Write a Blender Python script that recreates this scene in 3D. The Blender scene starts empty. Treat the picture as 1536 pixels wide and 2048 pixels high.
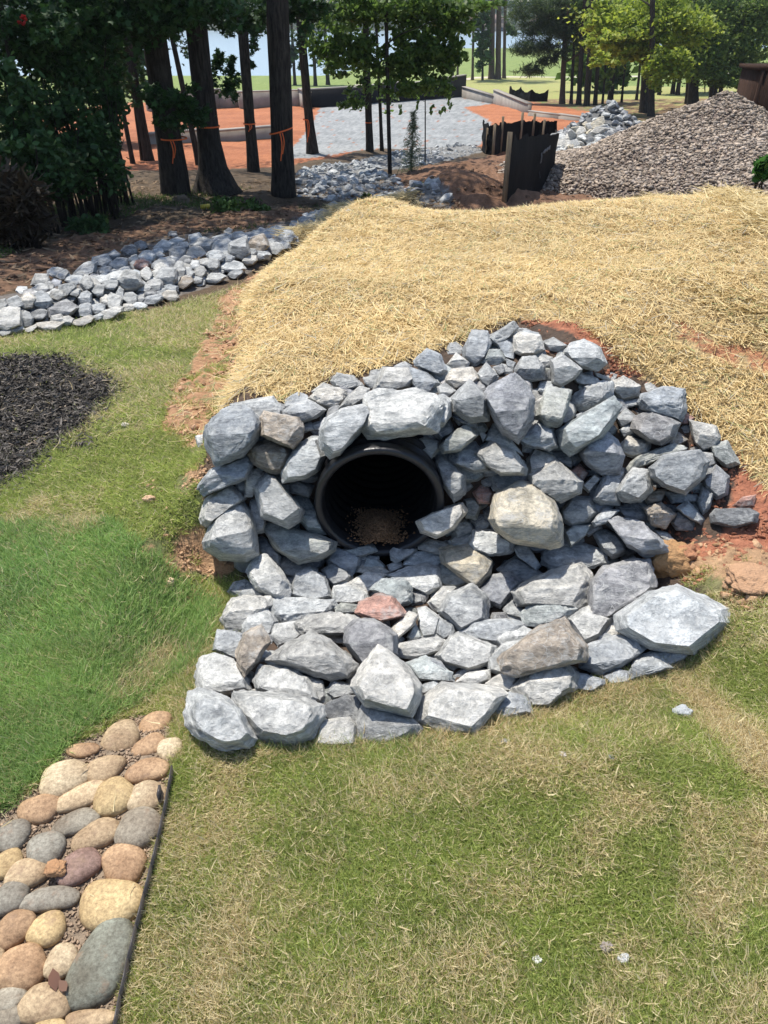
import bpy, bmesh, math, random
import numpy as np
from mathutils import Vector, Matrix, noise as mnoise

# ------------------------------------------------------------------ camera, sky, sun, exposure
scn = bpy.context.scene
COL = scn.collection
F = 1479.0; W0, H0 = 1536.0, 2048.0
PITCH = math.radians(34.2)
CAMZ = 1.7
cam_d = bpy.data.cameras.new('camera'); cam = bpy.data.objects.new('camera', cam_d); COL.objects.link(cam)
cam.location = (0, 0, CAMZ); cam.rotation_euler = (math.pi/2 - PITCH, 0, 0)
cam_d.sensor_fit = 'VERTICAL'; cam_d.sensor_height = 36; cam_d.lens = 36*F/H0
cam_d.clip_start = 0.05; cam_d.clip_end = 3000
scn.camera = cam
SUN_EL = math.radians(66); SUN_AZ = math.radians(-38)      # azimuth from +Y towards +X
world = bpy.data.worlds.new('World'); scn.world = world; world.use_nodes = True
wn = world.node_tree.nodes; wl = world.node_tree.links
sky = wn.new('ShaderNodeTexSky'); sky.sky_type = 'NISHITA'; sky.sun_disc = False
sky.sun_elevation = SUN_EL; sky.sun_rotation = SUN_AZ
wl.new(sky.outputs[0], wn['Background'].inputs[0]); wn['Background'].inputs[1].default_value = 0.135
sd = bpy.data.lights.new('sun', 'SUN'); sun = bpy.data.objects.new('sun', sd); COL.objects.link(sun)
sd.energy = 4.3; sd.angle = math.radians(0.5); sd.color = (1.0, 0.955, 0.87)
sv = Vector((math.sin(SUN_AZ)*math.cos(SUN_EL), math.cos(SUN_AZ)*math.cos(SUN_EL), math.sin(SUN_EL)))
sun.rotation_euler = sv.to_track_quat('Z', 'Y').to_euler(); sun.location = (0, 0, 30)
scn.view_settings.view_transform = 'Standard'; scn.view_settings.look = 'None'
scn.view_settings.exposure = 0.47; scn.view_settings.gamma = 1
scn.cycles.max_bounces = 6; scn.cycles.diffuse_bounces = 3; scn.cycles.transparent_max_bounces = 8
scn.cycles.caustics_reflective = False; scn.cycles.caustics_refractive = False

rng = np.random.default_rng(7)
random.seed(7)

# ------------------------------------------------------------------ noise
def _h(ix, iy, s):
    n = (ix.astype(np.int64)*374761393 + iy.astype(np.int64)*668265263 + s*982451653) & 0x7fffffff
    n = ((n ^ (n >> 13))*1274126177) & 0x7fffffff
    return ((n ^ (n >> 16)) & 0xffff)/65535.0
def vnoise(x, y, s=0):
    x = np.asarray(x, float); y = np.asarray(y, float)
    ix = np.floor(x); iy = np.floor(y); fx = x-ix; fy = y-iy
    fx = fx*fx*(3-2*fx); fy = fy*fy*(3-2*fy)
    a = _h(ix, iy, s); b = _h(ix+1, iy, s); c = _h(ix, iy+1, s); d = _h(ix+1, iy+1, s)
    return (a+(b-a)*fx)*(1-fy)+(c+(d-c)*fx)*fy
def fbm(x, y, o=4, s=0):
    r = 0; a = .5
    for i in range(o):
        r = r+a*vnoise(np.asarray(x)*2**i+17.3*i, np.asarray(y)*2**i+9.1*i, s+i); a *= .5
    return r/(1-.5**o)
def S(a, b, t):
    t = np.clip((t-a)/(b-a), 0, 1); return t*t*(3-2*t)

# ------------------------------------------------------------------ terrain height
YB = [-5, 4.3, 7, 9, 12, 18, 30, 44, 60, 80, 104, 180, 330, 800]
ZB = [0, 0, -.16, -.35, -.6, -1.2, -2.0, -2.5, -3.2, -4.3, -4.95, -5.0, -5.0, -5]
LAKE = -5.0
def shore(x): return 104+77*S(-8, 10, x)
PIPEX = -0.018; PIPEY = 2.40; PIPER = 0.254; PIPEZ = 0.098
def xleft(y): return np.interp(y, [2.2, 3.0, 4.0, 5.2, 6.0, 6.7, 7.3, 8.2], [-.86, -.90, -.96, -.98, -.86, -.62, -.32, .25])
def height(x, y):
    x = np.asarray(x, float); y = np.asarray(y, float)
    z = np.interp(y, YB, ZB)
    zr = np.interp(y, YB, [0, 0, -.16, -.35, -.6, -1.2, -2.0, -2.5, -3.15, -4.0, -4.4, -4.95, -5, -5])
    z = z+(zr-z)*S(-8, 10, x)
    # embankment with the straw on it
    zb5 = np.interp(y, YB, ZB)
    top = np.interp(x, [-1.0, 0, 1.6, 4.5], [.27, .36, .42, .50])+.02*np.sin(y*2+x)
    yf = np.interp(np.abs(x-PIPEX), [.30, .42, .8, 1.6], [2.47, 2.42, 2.30, 2.25])
    wdt = np.interp(x, [-.8, -.35, .35, .9, 1.7], [.55, .28, .28, 1.15, 2.2])
    P = S(0, 1, (y-yf)/wdt)*(1+0.05*(y-3))*(1-S(6.2, 8.6, y+.25*np.sin(x*1.7)))
    M = S(0, .34, x-xleft(y)+.05*np.sin(y*3))
    z = z+top*P*M
    z = z+.14*np.exp(-((x+.02-.25*(y-7.2))/.42)**2-((y-7.25)/.42)**2)
    # apron hollow in front of the pipe
    ap = S(1.25, 1.55, y)*(1-S(2.35, 2.6, y))*S(-.95, -.7, x)*(1-S(.95, 1.35, x))
    z = z-.13*ap*S(1.2, 2.3, y)-.05*ap
    # shallow stone ditch, left
    yd = np.interp(x, [-4, -2.6, -1.9, -1.1, -.7], [4.3, 4.95, 5.75, 6.75, 7.6])
    dd = np.abs(y-yd)
    z = z+.10*np.exp(-(dd/.30)**2)*S(-.35, -.9, x)*(y > 3.5)
    z = z-.1*S(.3, 1.2, y-yd)*(1-S(9, 10, y))*(1-S(-1, 0, x))
    # pipe cover / creek / brown bank
    z = z-.25*np.exp(-((y-11.6)/1.1)**2-((x+.3)/2.2)**2)
    z = z+.50*np.exp(-((y-10.9)/1.1)**2-((x-1.0)/.9)**2)
    z = z+.22*np.exp(-((y-14.5)/2.0)**2-((x-1.8)/1.0)**2)
    # lake bed, far shore
    z = np.where(y > shore(x), z-2.5*S(0, 12, y-shore(x)), z)
    fs = S(322, 345, y)
    z = z*(1-fs)+fs*(LAKE+1+9*S(335, 520, y))
    z = z+.35*(fbm(x*.08, y*.08, 3, 5)-.5)*S(14, 40, y)*(y < 100)
    z = z+.03*(fbm(x*1.5, y*1.5, 3, 3)-.5)*(y < 60)
    return z

TH = PITCH; cT, sT = math.cos(TH), math.sin(TH)
def raydir(u, v):
    u = np.asarray(u, float); v = np.asarray(v, float)
    a = (u-W0/2)/F; b = (H0/2-v)/F
    return np.stack([a, cT+b*sT, -sT+b*cT], -1)
def at(u, v, d):
    """world point on the sight line through photo pixel (u, v), d metres deep"""
    D = raydir(u, v); return np.array([0, 0, CAMZ])+D*np.asarray(d)[..., None]
def depth_of(y, z): return y*cT-(z-CAMZ)*sT
_TS = np.concatenate([np.arange(.6, 14, .02), 14*1.006**np.arange(0, 640)])
def hit(u, v, h=height, off=0.0):
    u = float(u); v = float(v); D = raydir(u, v)
    P = np.array([0, 0, CAMZ])+_TS[:, None]*D
    g = P[:, 2]-h(P[:, 0], P[:, 1])-off
    k = np.argmax(g < 0)
    if k == 0: k = len(_TS)-1
    a, b = g[k-1], g[k]; t = _TS[k-1]+(_TS[k]-_TS[k-1])*np.clip(a/(a-b+1e-9), 0, 1)
    return float(t)
def gp(u, v, off=0.0):
    t = hit(u, v, off=off); return at(u, v, t)
def gxy(pts): return np.array([gp(u, v)[:2] for u, v in pts])
def inpoly(x, y, poly):
    r = np.zeros(np.shape(x), bool); n = len(poly); j = n-1
    for i in range(n):
        xi, yi = poly[i]; xj, yj = poly[j]
        c = ((yi > y) != (yj > y)) & (x < (xj-xi)*(y-yi)/(yj-yi+1e-12)+xi)
        r ^= c; j = i
    return r
def hz(x, y): return float(height(np.array([x]), np.array([y]))[0])
def pdist(x, y, poly):
    """distance to polygon outline"""
    d = np.full(np.shape(x), 1e9); n = len(poly)
    for i in range(n):
        a = poly[i]; b = poly[(i+1) % n]; ab = b-a; L = (ab**2).sum()+1e-12
        t = np.clip(((x-a[0])*ab[0]+(y-a[1])*ab[1])/L, 0, 1)
        d = np.minimum(d, np.hypot(x-a[0]-t*ab[0], y-a[1]-t*ab[1]))
    return d

# ------------------------------------------------------------------ mesh and object helpers
def raw_mesh(name, V, faces, col=None, smooth=False):
    """faces: list of (n,k) int arrays; col: (nv,3) per-vertex colour"""
    me = bpy.data.meshes.new(name); V = np.asarray(V, np.float32)
    me.vertices.add(len(V)); me.vertices.foreach_set('co', V.ravel())
    faces = [f for f in faces if len(f)]
    nl = sum(f.size for f in faces); nf = sum(len(f) for f in faces)
    me.loops.add(nl); me.polygons.add(nf)
    me.loops.foreach_set('vertex_index', np.concatenate([f.ravel() for f in faces]).astype(np.int32))
    st = []; o = 0
    for f in faces:
        st.append(o+np.arange(len(f))*f.shape[1]); o += f.size
    me.polygons.foreach_set('loop_start', np.concatenate(st).astype(np.int32))
    me.update(calc_edges=True); me.validate()
    if col is not None:
        a = me.color_attributes.new('Col', 'FLOAT_COLOR', 'POINT')
        c = np.ones((len(V), 4), np.float32); c[:, :3] = col; a.data.foreach_set('color', c.ravel())
    if smooth: me.polygons.foreach_set('use_smooth', np.ones(nf, bool))
    return me
def obj(name, me, mat=None, parent=None, loc=None):
    o = bpy.data.objects.new(name, me); COL.objects.link(o)
    if mat is not None and me is not None and not me.materials: me.materials.append(mat)
    if parent is not None: o.parent = parent
    if loc is not None: o.location = loc
    return o
def tag(o, label=None, cat=None, group=None, kind=None):
    for k, v in (('label', label), ('category', cat), ('group', group), ('kind', kind)):
        if v: o[k] = v
    return o
def empty(name, loc, rz=0):
    o = bpy.data.objects.new(name, None); COL.objects.link(o); o.location = loc; o.rotation_euler = (0, 0, rz)
    o.empty_display_size = .2; return o
class MB:
    def __init__(s): s.v = []; s.f = {}; s.n = 0
    def add(s, V, faces):
        V = np.asarray(V, float); s.v.append(V)
        for f in faces: s.f.setdefault(len(f), []).append([i+s.n for i in f])
        s.n += len(V)
    def box(s, c, size, rz=0, tilt=0, jit=0):
        c = np.array(c, float); h = np.array(size)/2
        V = np.array([[x, y, z] for x in (-1, 1) for y in (-1, 1) for z in (-1, 1)])*h
        if jit: V = V+rng.normal(0, jit, V.shape)
        if tilt: V = V@np.array([[1, 0, 0], [0, math.cos(tilt), -math.sin(tilt)], [0, math.sin(tilt), math.cos(tilt)]]).T
        R = np.array([[math.cos(rz), -math.sin(rz), 0], [math.sin(rz), math.cos(rz), 0], [0, 0, 1]])
        s.add(V@R.T+c, [(0, 1, 3, 2), (4, 6, 7, 5), (0, 4, 5, 1), (2, 3, 7, 6), (0, 2, 6, 4), (1, 5, 7, 3)])
    def tube(s, pts, rad, seg=8, cap=True, wob=0):
        pts = [Vector(p) for p in pts]; n = len(pts)
        V = []; up = Vector((0.13, .97, .2))
        for i, p in enumerate(pts):
            t = (pts[min(i+1, n-1)]-pts[max(i-1, 0)]).normalized()
            a = t.cross(up).normalized(); b = t.cross(a).normalized()
            for k in range(seg):
                q = 2*math.pi*k/seg; r = rad[i]*(1+(wob*(mnoise.noise(Vector((math.cos(q)*2, math.sin(q)*2, p.z*1.5+p.x)))) if wob else 0))
                V.append(p+(a*math.cos(q)+b*math.sin(q))*r)
        fs = []
        for i in range(n-1):
            for k in range(seg):
                k2 = (k+1) % seg; fs.append((i*seg+k, i*seg+k2, (i+1)*seg+k2, (i+1)*seg+k))
        if cap: fs.append(tuple(range(seg))[::-1]); fs.append(tuple((n-1)*seg+k for k in range(seg)))
        s.add([tuple(v) for v in V], fs)
    def mesh(s, name, smooth=False, origin=None):
        V = np.concatenate(s.v)
        if origin is not None: V = V-np.array(origin)
        return raw_mesh(name, V, [np.array(f) for f in s.f.values()], smooth=smooth)
    def build(s, name, mat, parent=None, smooth=False, origin=None):
        """origin: world position of parent/this object, so vertices are stored local"""
        o = obj(name, s.mesh(name, smooth, origin), mat, parent)
        if parent is None and origin is not None: o.location = origin
        return o

# ------------------------------------------------------------------ materials
def newmat(name):
    m = bpy.data.materials.new(name); m.use_nodes = True; nt = m.node_tree
    return m, nt, nt.nodes['Principled BSDF']
def N(nt, t, **kw):
    n = nt.nodes.new(t)
    for k, v in kw.items():
        if k.startswith('i_'):
            key = k[2:]; n.inputs[int(key) if key.isdigit() else key].default_value = v
        else: setattr(n, k, v)
    return n
def ramp(nt, a, b, ca=(0, 0, 0, 1), cb=(1, 1, 1, 1)):
    r = nt.nodes.new('ShaderNodeValToRGB'); e = r.color_ramp.elements
    e[0].position = a; e[1].position = b; e[0].color = ca; e[1].color = cb; return r
def mix(nt, fac, a, b, mode='MIX'):
    m = nt.nodes.new('ShaderNodeMix'); m.data_type = 'RGBA'; m.blend_type = mode
    for s_, val in ((m.inputs[0], fac), (m.inputs[6], a), (m.inputs[7], b)):
        if hasattr(val, 'is_output'): nt.links.new(val, s_)
        elif isinstance(val, (int, float)): s_.default_value = val
        else: s_.default_value = (*val, 1) if len(val) == 3 else val
    return m.outputs[2]
def noise(nt, vec, scale, detail=4, rough=.55):
    n = N(nt, 'ShaderNodeTexNoise'); n.inputs['Scale'].default_value = scale; n.inputs['Detail'].default_value = detail
    n.inputs['Roughness'].default_value = rough
    if vec is not None: nt.links.new(vec, n.inputs['Vector'])
    return n.outputs['Fac']
def simple(name, col, rough=.8, var=.25, scale=20, bump=.3, metal=0, spec=.5, bscale=None):
    m, nt, b = newmat(name); tc = N(nt, 'ShaderNodeTexCoord')
    nz = noise(nt, tc.outputs['Object'], scale, 5)
    c = mix(nt, nz, tuple(x*(1-var) for x in col), tuple(min(1, x*(1+var)) for x in col))
    nt.links.new(c, b.inputs['Base Color']); b.inputs['Roughness'].default_value = rough
    b.inputs['Metallic'].default_value = metal; b.inputs['Specular IOR Level'].default_value = spec
    if bump:
        bp = N(nt, 'ShaderNodeBump'); bp.inputs['Strength'].default_value = bump; bp.inputs['Distance'].default_value = .02
        nt.links.new(noise(nt, tc.outputs['Object'], bscale or scale*2, 5), bp.inputs['Height']); nt.links.new(bp.outputs[0], b.inputs['Normal'])
    return m
def vcol(name, rough=.9, trans=0.0, var=0, spec=.2, bump=0, scale=40, dist=.02):
    m, nt, b = newmat(name); a = N(nt, 'ShaderNodeVertexColor', layer_name='Col'); c = a.outputs[0]
    tc = N(nt, 'ShaderNodeTexCoord')
    if var:
        nz = noise(nt, tc.outputs['Object'], scale, 5, .65); r = ramp(nt, .25, .75, (1-var,)*3+(1,), (1+var,)*3+(1,)); nt.links.new(nz, r.inputs[0])
        c = mix(nt, 1.0, c, r.outputs[0], 'MULTIPLY')
    nt.links.new(c, b.inputs['Base Color']); b.inputs['Roughness'].default_value = rough
    b.inputs['Specular IOR Level'].default_value = spec
    if bump:
        bp = N(nt, 'ShaderNodeBump'); bp.inputs['Strength'].default_value = bump; bp.inputs['Distance'].default_value = dist
        nt.links.new(noise(nt, tc.outputs['Object'], scale*1.5, 6, .65), bp.inputs['Height']); nt.links.new(bp.outputs[0], b.inputs['Normal'])
    if trans:
        t = N(nt, 'ShaderNodeBsdfTranslucent'); nt.links.new(c, t.inputs[0]); mx = N(nt, 'ShaderNodeMixShader'); mx.inputs[0].default_value = trans
        nt.links.new(b.outputs[0], mx.inputs[1]); nt.links.new(t.outputs[0], mx.inputs[2])
        nt.links.new(mx.outputs[0], nt.nodes['Material Output'].inputs[0])
    return m

M_ground = vcol('ground_soil', var=.35, bump=.9, scale=26, dist=.03)
M_leaf = vcol('leaf', rough=.55, trans=.52, spec=.35)
M_leafdark = vcol('leaf_dark', rough=.6, trans=.25, spec=.3)
M_blade = vcol('grass_blade', rough=.6, trans=.42, spec=.25)
M_straw = vcol('straw', rough=.55, trans=.22, spec=.35)
M_mulch = vcol('mulch', rough=.85)
M_clod = vcol('clod', rough=.95, var=.25, scale=60, bump=.6)

def rock_material(attr=False):
    m, nt, b = newmat('quarry_stone'); L = nt.links.new
    tc = N(nt, 'ShaderNodeTexCoord'); oi = N(nt, 'ShaderNodeObjectInfo')
    # per-stone rotated, stretched coordinates: layering of the slate
    mp = N(nt, 'ShaderNodeMapping'); mp.inputs['Scale'].default_value = (1, 1, 3.6)
    cr = N(nt, 'ShaderNodeCombineXYZ')
    mu = N(nt, 'ShaderNodeMath', operation='MULTIPLY'); mu.inputs[1].default_value = 40; L(oi.outputs['Random'], mu.inputs[0])
    mu2 = N(nt, 'ShaderNodeMath', operation='MULTIPLY'); mu2.inputs[1].default_value = 91; L(oi.outputs['Random'], mu2.inputs[0])
    L(mu.outputs[0], cr.inputs[0]); L(mu2.outputs[0], cr.inputs[1]); L(mu.outputs[0], cr.inputs[2])
    L(cr.outputs[0], mp.inputs['Rotation']); L(cr.outputs[0], mp.inputs['Location']); L(tc.outputs['Object'], mp.inputs['Vector'])
    v = mp.outputs[0]; v0 = tc.outputs['Object']
    base = N(nt, 'ShaderNodeVertexColor', layer_name='Col').outputs[0] if attr else oi.outputs['Color']
    n1 = noise(nt, v, 9, 6, .6); r1 = ramp(nt, .34, .66, (.62, .635, .65, 1), (1.34, 1.34, 1.33, 1)); L(n1, r1.inputs[0])
    c = mix(nt, 1.0, base, r1.outputs[0], 'MULTIPLY')
    n2 = noise(nt, v, 55, 7, .8); r2 = ramp(nt, .32, .68, (.60, .61, .62, 1), (1.36, 1.36, 1.35, 1)); L(n2, r2.inputs[0])
    c = mix(nt, 1.0, c, r2.outputs[0], 'MULTIPLY')
    n5 = noise(nt, v, 24, 6, .72); r5 = ramp(nt, .38, .60, (.72, .725, .735, 1), (1.22, 1.22, 1.21, 1)); L(n5, r5.inputs[0])
    c = mix(nt, 1.0, c, r5.outputs[0], 'MULTIPLY')
    # pale rock dust
    n3 = noise(nt, v0, 14, 8, .75); r3 = ramp(nt, .50, .62); L(n3, r3.inputs[0])
    sc = N(nt, 'ShaderNodeMath', operation='MULTIPLY'); sc.inputs[1].default_value = .55; L(r3.outputs[0], sc.inputs[0])
    c = mix(nt, sc.outputs[0], c, (.56, .56, .54))
    # thin white veins on some stones
    vo = N(nt, 'ShaderNodeTexVoronoi', feature='DISTANCE_TO_EDGE'); vo.inputs['Scale'].default_value = 5.5
    wv = N(nt, 'ShaderNodeVectorMath', operation='ADD'); ns = N(nt, 'ShaderNodeTexNoise'); ns.inputs['Scale'].default_value = 7; L(v0, ns.inputs['Vector'])
    L(ns.outputs['Color'], wv.inputs[0]); L(v, wv.inputs[1]); L(wv.outputs[0], vo.inputs['Vector'])
    rv = ramp(nt, 0.006, .022, (1, 1, 1, 1), (0, 0, 0, 1)); L(vo.outputs[0], rv.inputs[0])
    gt = N(nt, 'ShaderNodeMath', operation='GREATER_THAN'); gt.inputs[1].default_value = .6; L(oi.outputs['Random'], gt.inputs[0])
    vm = N(nt, 'ShaderNodeMath', operation='MULTIPLY'); L(rv.outputs[0], vm.inputs[0]); L(gt.outputs[0], vm.inputs[1])
    vn = N(nt, 'ShaderNodeMath', operation='MULTIPLY'); vn.inputs[1].default_value = .5; L(vm.outputs[0], vn.inputs[0])
    c = mix(nt, vn.outputs[0], c, (.66, .66, .64))
    # rusty stain patches
    n4 = noise(nt, v0, 5, 5, .6); r4 = ramp(nt, .66, .76); L(n4, r4.inputs[0])
    s4 = N(nt, 'ShaderNodeMath', operation='MULTIPLY'); s4.inputs[1].default_value = .45; L(r4.outputs[0], s4.inputs[0])
    c = mix(nt, s4.outputs[0], c, (.42, .29, .19))
    L(c, b.inputs['Base Color']); b.inputs['Roughness'].default_value = .82; b.inputs['Specular IOR Level'].default_value = .35
    b1 = N(nt, 'ShaderNodeBump'); b1.inputs['Strength'].default_value = 1.0; b1.inputs['Distance'].default_value = .03; L(n1, b1.inputs['Height'])
    b2 = N(nt, 'ShaderNodeBump'); b2.inputs['Strength'].default_value = .9; b2.inputs['Distance'].default_value = .009; L(n2, b2.inputs['Height'])
    b3 = N(nt, 'ShaderNodeBump'); b3.inputs['Strength'].default_value = .8; b3.inputs['Distance'].default_value = .014; L(n5, b3.inputs['Height']); L(b1.outputs[0], b3.inputs['Normal']); L(b3.outputs[0], b2.inputs['Normal']); L(b2.outputs[0], b.inputs['Normal'])
    return m
M_rock = rock_material(); M_rockv = rock_material(True)
def cobble_material():
    m, nt, b = newmat('river_cobble'); L = nt.links.new
    tc = N(nt, 'ShaderNodeTexCoord'); oi = N(nt, 'ShaderNodeObjectInfo'); ad = N(nt, 'ShaderNodeVectorMath', operation='ADD')
    cr = N(nt, 'ShaderNodeMath', operation='MULTIPLY'); cr.inputs[1].default_value = 50; L(oi.outputs['Random'], cr.inputs[0])
    L(tc.outputs['Object'], ad.inputs[0]); L(cr.outputs[0], ad.inputs[1]); v = ad.outputs[0]
    n1 = noise(nt, v, 9, 5, .6); r1 = ramp(nt, .33, .68, (.68, .60, .54, 1), (1.32, 1.32, 1.30, 1)); L(n1, r1.inputs[0])
    c = mix(nt, 1.0, oi.outputs['Color'], r1.outputs[0], 'MULTIPLY')
    n2 = noise(nt, v, 110, 6, .8); r2 = ramp(nt, .36, .66, (.58, .55, .52, 1), (1.35, 1.35, 1.33, 1)); L(n2, r2.inputs[0])
    c = mix(nt, 1.0, c, r2.outputs[0], 'MULTIPLY')
    n3 = noise(nt, v, 22, 6, .7); r3 = ramp(nt, .56, .68); L(n3, r3.inputs[0]); s3 = N(nt, 'ShaderNodeMath', operation='MULTIPLY'); s3.inputs[1].default_value = .55; L(r3.outputs[0], s3.inputs[0])
    c = mix(nt, s3.outputs[0], c, (.26, .17, .11))
    L(c, b.inputs['Base Color']); b.inputs['Roughness'].default_value = .7; b.inputs['Specular IOR Level'].default_value = .35
    bp = N(nt, 'ShaderNodeBump'); bp.inputs['Strength'].default_value = .5; bp.inputs['Distance'].default_value = .003; L(n2, bp.inputs['Height'])
    bq = N(nt, 'ShaderNodeBump'); bq.inputs['Strength'].default_value = .4; bq.inputs['Distance'].default_value = .01; L(n3, bq.inputs['Height']); L(bp.outputs[0], bq.inputs['Normal'])
    L(bq.outputs[0], b.inputs['Normal']); return m
M_cobble = cobble_material()
def bark_material(name, c0, c1):
    m, nt, b = newmat(name); L = nt.links.new; tc = N(nt, 'ShaderNodeTexCoord')
    mp = N(nt, 'ShaderNodeMapping'); mp.inputs['Scale'].default_value = (1, 1, .16); L(tc.outputs['Object'], mp.inputs[0])
    n1 = noise(nt, mp.outputs[0], 30, 6, .7); r = ramp(nt, .35, .65, (*c0, 1), (*c1, 1)); L(n1, r.inputs[0]); L(r.outputs[0], b.inputs['Base Color'])
    b.inputs['Roughness'].default_value = .95; b.inputs['Specular IOR Level'].default_value = .1
    bp = N(nt, 'ShaderNodeBump'); bp.inputs['Strength'].default_value = 1; bp.inputs['Distance'].default_value = .04; L(n1, bp.inputs['Height']); L(bp.outputs[0], b.inputs['Normal'])
    return m
M_bark = bark_material('bark', (.022, .019, .017), (.075, .065, .055))
M_pinebark = bark_material('pine_bark', (.07, .05, .04), (.17, .13, .10))
M_wood = bark_material('weathered_wood', (.20, .15, .10), (.36, .28, .19))
M_concrete = simple('concrete', (.29, .26, .225), .9, .42, 2.2, .4)
M_blackwall = simple('waterproofing', (.014, .014, .016), .8, .3, 5, .3, spec=.1)
M_pipein_shade = simple('black_plastic_inside_shade', (.006, .006, .007), .55, .3, 12, .1, spec=.25)  # darker copy of the black plastic: shade inside the pipe as colour
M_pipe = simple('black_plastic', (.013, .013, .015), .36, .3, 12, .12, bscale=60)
M_fabric = simple('silt_fabric', (.007, .007, .008), .8, .4, 9, .4, spec=.08)
M_tape = simple('orange_tape', (.85, .16, .03), .5, .1, 10, 0)
M_edge = simple('edging_metal', (.06, .05, .045), .45, .5, 30, .2)
M_rust = bark_material('rusted_steel', (.035, .022, .016), (.075, .042, .03))
def water_material():
    m, nt, b = newmat('lake_water'); L = nt.links.new; tc = N(nt, 'ShaderNodeTexCoord')
    b.inputs['Base Color'].default_value = (.28, .36, .41, 1); b.inputs['Roughness'].default_value = .25
    mp = N(nt, 'ShaderNodeMapping'); mp.inputs['Scale'].default_value = (.25, 1, 1); L(tc.outputs['Object'], mp.inputs[0])
    bp = N(nt, 'ShaderNodeBump'); bp.inputs['Strength'].default_value = .35; bp.inputs['Distance'].default_value = .3
    L(noise(nt, mp.outputs[0], 1.4, 5), bp.inputs['Height']); L(bp.outputs[0], b.inputs['Normal']); return m
M_water = water_material()

# ------------------------------------------------------------------ ground zones (world polygons)
Z = {}
Z['straw'] = gxy([(440, 830), (465, 760), (478, 690), (486, 640), (482, 590), (560, 520), (620, 465), (655, 432), (700, 412)])
Z['straw'] = np.vstack([Z['straw'], [[.1, 8.2], [3, 8.6], [7, 9.0], [7, 4.6]], gxy([(1700, 1010), (1536, 1000), (1460, 900), (1400, 850), (1330, 780), (1240, 735), (1150, 655), (1040, 640), (900, 690), (840, 720), (640, 770), (560, 815)])])
Z['clayL'] = gxy([(330, 850), (360, 760), (400, 700), (430, 640), (440, 595), (520, 545), (560, 540), (500, 700), (500, 830), (400, 880)])
Z['clayR'] = gxy([(1040, 640), (1150, 650), (1240, 730), (1330, 780), (1400, 850), (1460, 900), (1536, 990), (1600, 1000), (1600, 1170), (1500, 1190), (1400, 1185), (1310, 1180), (1300, 1060), (1340, 1000), (1250, 800), (1100, 700)])
Z['clayspots'] = [gxy(p) for p in ([(345, 1070), (400, 1050), (425, 1100), (470, 1140), (430, 1165), (390, 1150), (350, 1140)], [(355, 955), (400, 925), (430, 960), (420, 980), (360, 985)], [(370, 1190), (430, 1180), (440, 1205), (380, 1215)], [(285, 1085), (330, 1080), (330, 1110), (290, 1110)], [(360, 870), (410, 850), (440, 900), (390, 905)], [(1460, 685), (1560, 695), (1640, 770), (1500, 745), (1380, 705)], [(1340, 650), (1400, 665), (1470, 695), (1430, 715), (1350, 690)])]
Z['rocks'] = gxy([(420, 830), (560, 800), (700, 740), (850, 700), (940, 660), (1040, 640), (1220, 730), (1380, 800), (1480, 920), (1440, 1080), (1320, 1130), (1460, 1220), (1440, 1290), (1200, 1385), (980, 1450), (640, 1490), (400, 1490), (385, 1360), (440, 1280), (470, 1180), (490, 1140), (420, 1100), (400, 900)])
Z['mulch'] = gxy([(-200, 700), (40, 708), (150, 738), (225, 785), (205, 830), (150, 880), (110, 930), (40, 990), (-200, 1060)])
Z['bed'] = gxy([(345, 1500), (345, 1440), (300, 1425), (240, 1440), (200, 1468), (140, 1490), (90, 1560), (30, 1610), (-60, 1650), (-500, 1750), (-500, 2300), (180, 2300), (237, 2048), (347, 1540)])
Z['ditch'] = np.vstack([gxy([(0, 662), (150, 645), (300, 607), (400, 580), (500, 545), (600, 485), (650, 432), (640, 425), (560, 445), (440, 465), (340, 470), (250, 500), (180, 530), (60, 580), (0, 592)]), [[-4.5, 4.6], [-4.5, 3.9]]])
Z['lawnfar'] = None
Z['creek'] = [gxy([(592, 395), (600, 345), (640, 332), (735, 325), (755, 345), (880, 362), (905, 385), (910, 412), (840, 408), (780, 400), (700, 412), (640, 402)]),
              gxy([(730, 345), (720, 320), (820, 300), (950, 290), (965, 305), (880, 325), (800, 340)])]
Z['clayfar'] = gxy([(120, 340), (260, 345), (430, 342), (590, 330), (740, 300), (960, 293), (1010, 330), (1120, 300), (1200, 250), (1190, 225), (1070, 205), (930, 192), (620, 205), (420, 200), (250, 205), (60, 240)])
Z['gravelfar'] = gxy([(560, 318), (600, 280), (640, 215), (700, 205), (930, 190), (1000, 205), (925, 215), (985, 245), (960, 292), (745, 300), (610, 318)])
Z['bank'] = gxy([(740, 395), (800, 350), (880, 330), (960, 318), (1010, 310), (1110, 335), (1200, 380), (1200, 420), (900, 430), (905, 390), (880, 365)])
Z['drygrass'] = gxy([(925, 192), (930, 155), (1060, 152), (1200, 170), (1500, 175), (1500, 215), (1250, 225), (1170, 215), (1060, 195)])
Z['clayRR'] = gxy([(1330, 372), (1350, 340), (1440, 330), (1600, 325), (1600, 372)])
Z['clayD'] = np.vstack([gxy([(-60, 640), (0, 590), (180, 528), (340, 470), (560, 445), (640, 425), (590, 405), (420, 430), (300, 450), (150, 470), (-60, 540)])])
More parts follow.
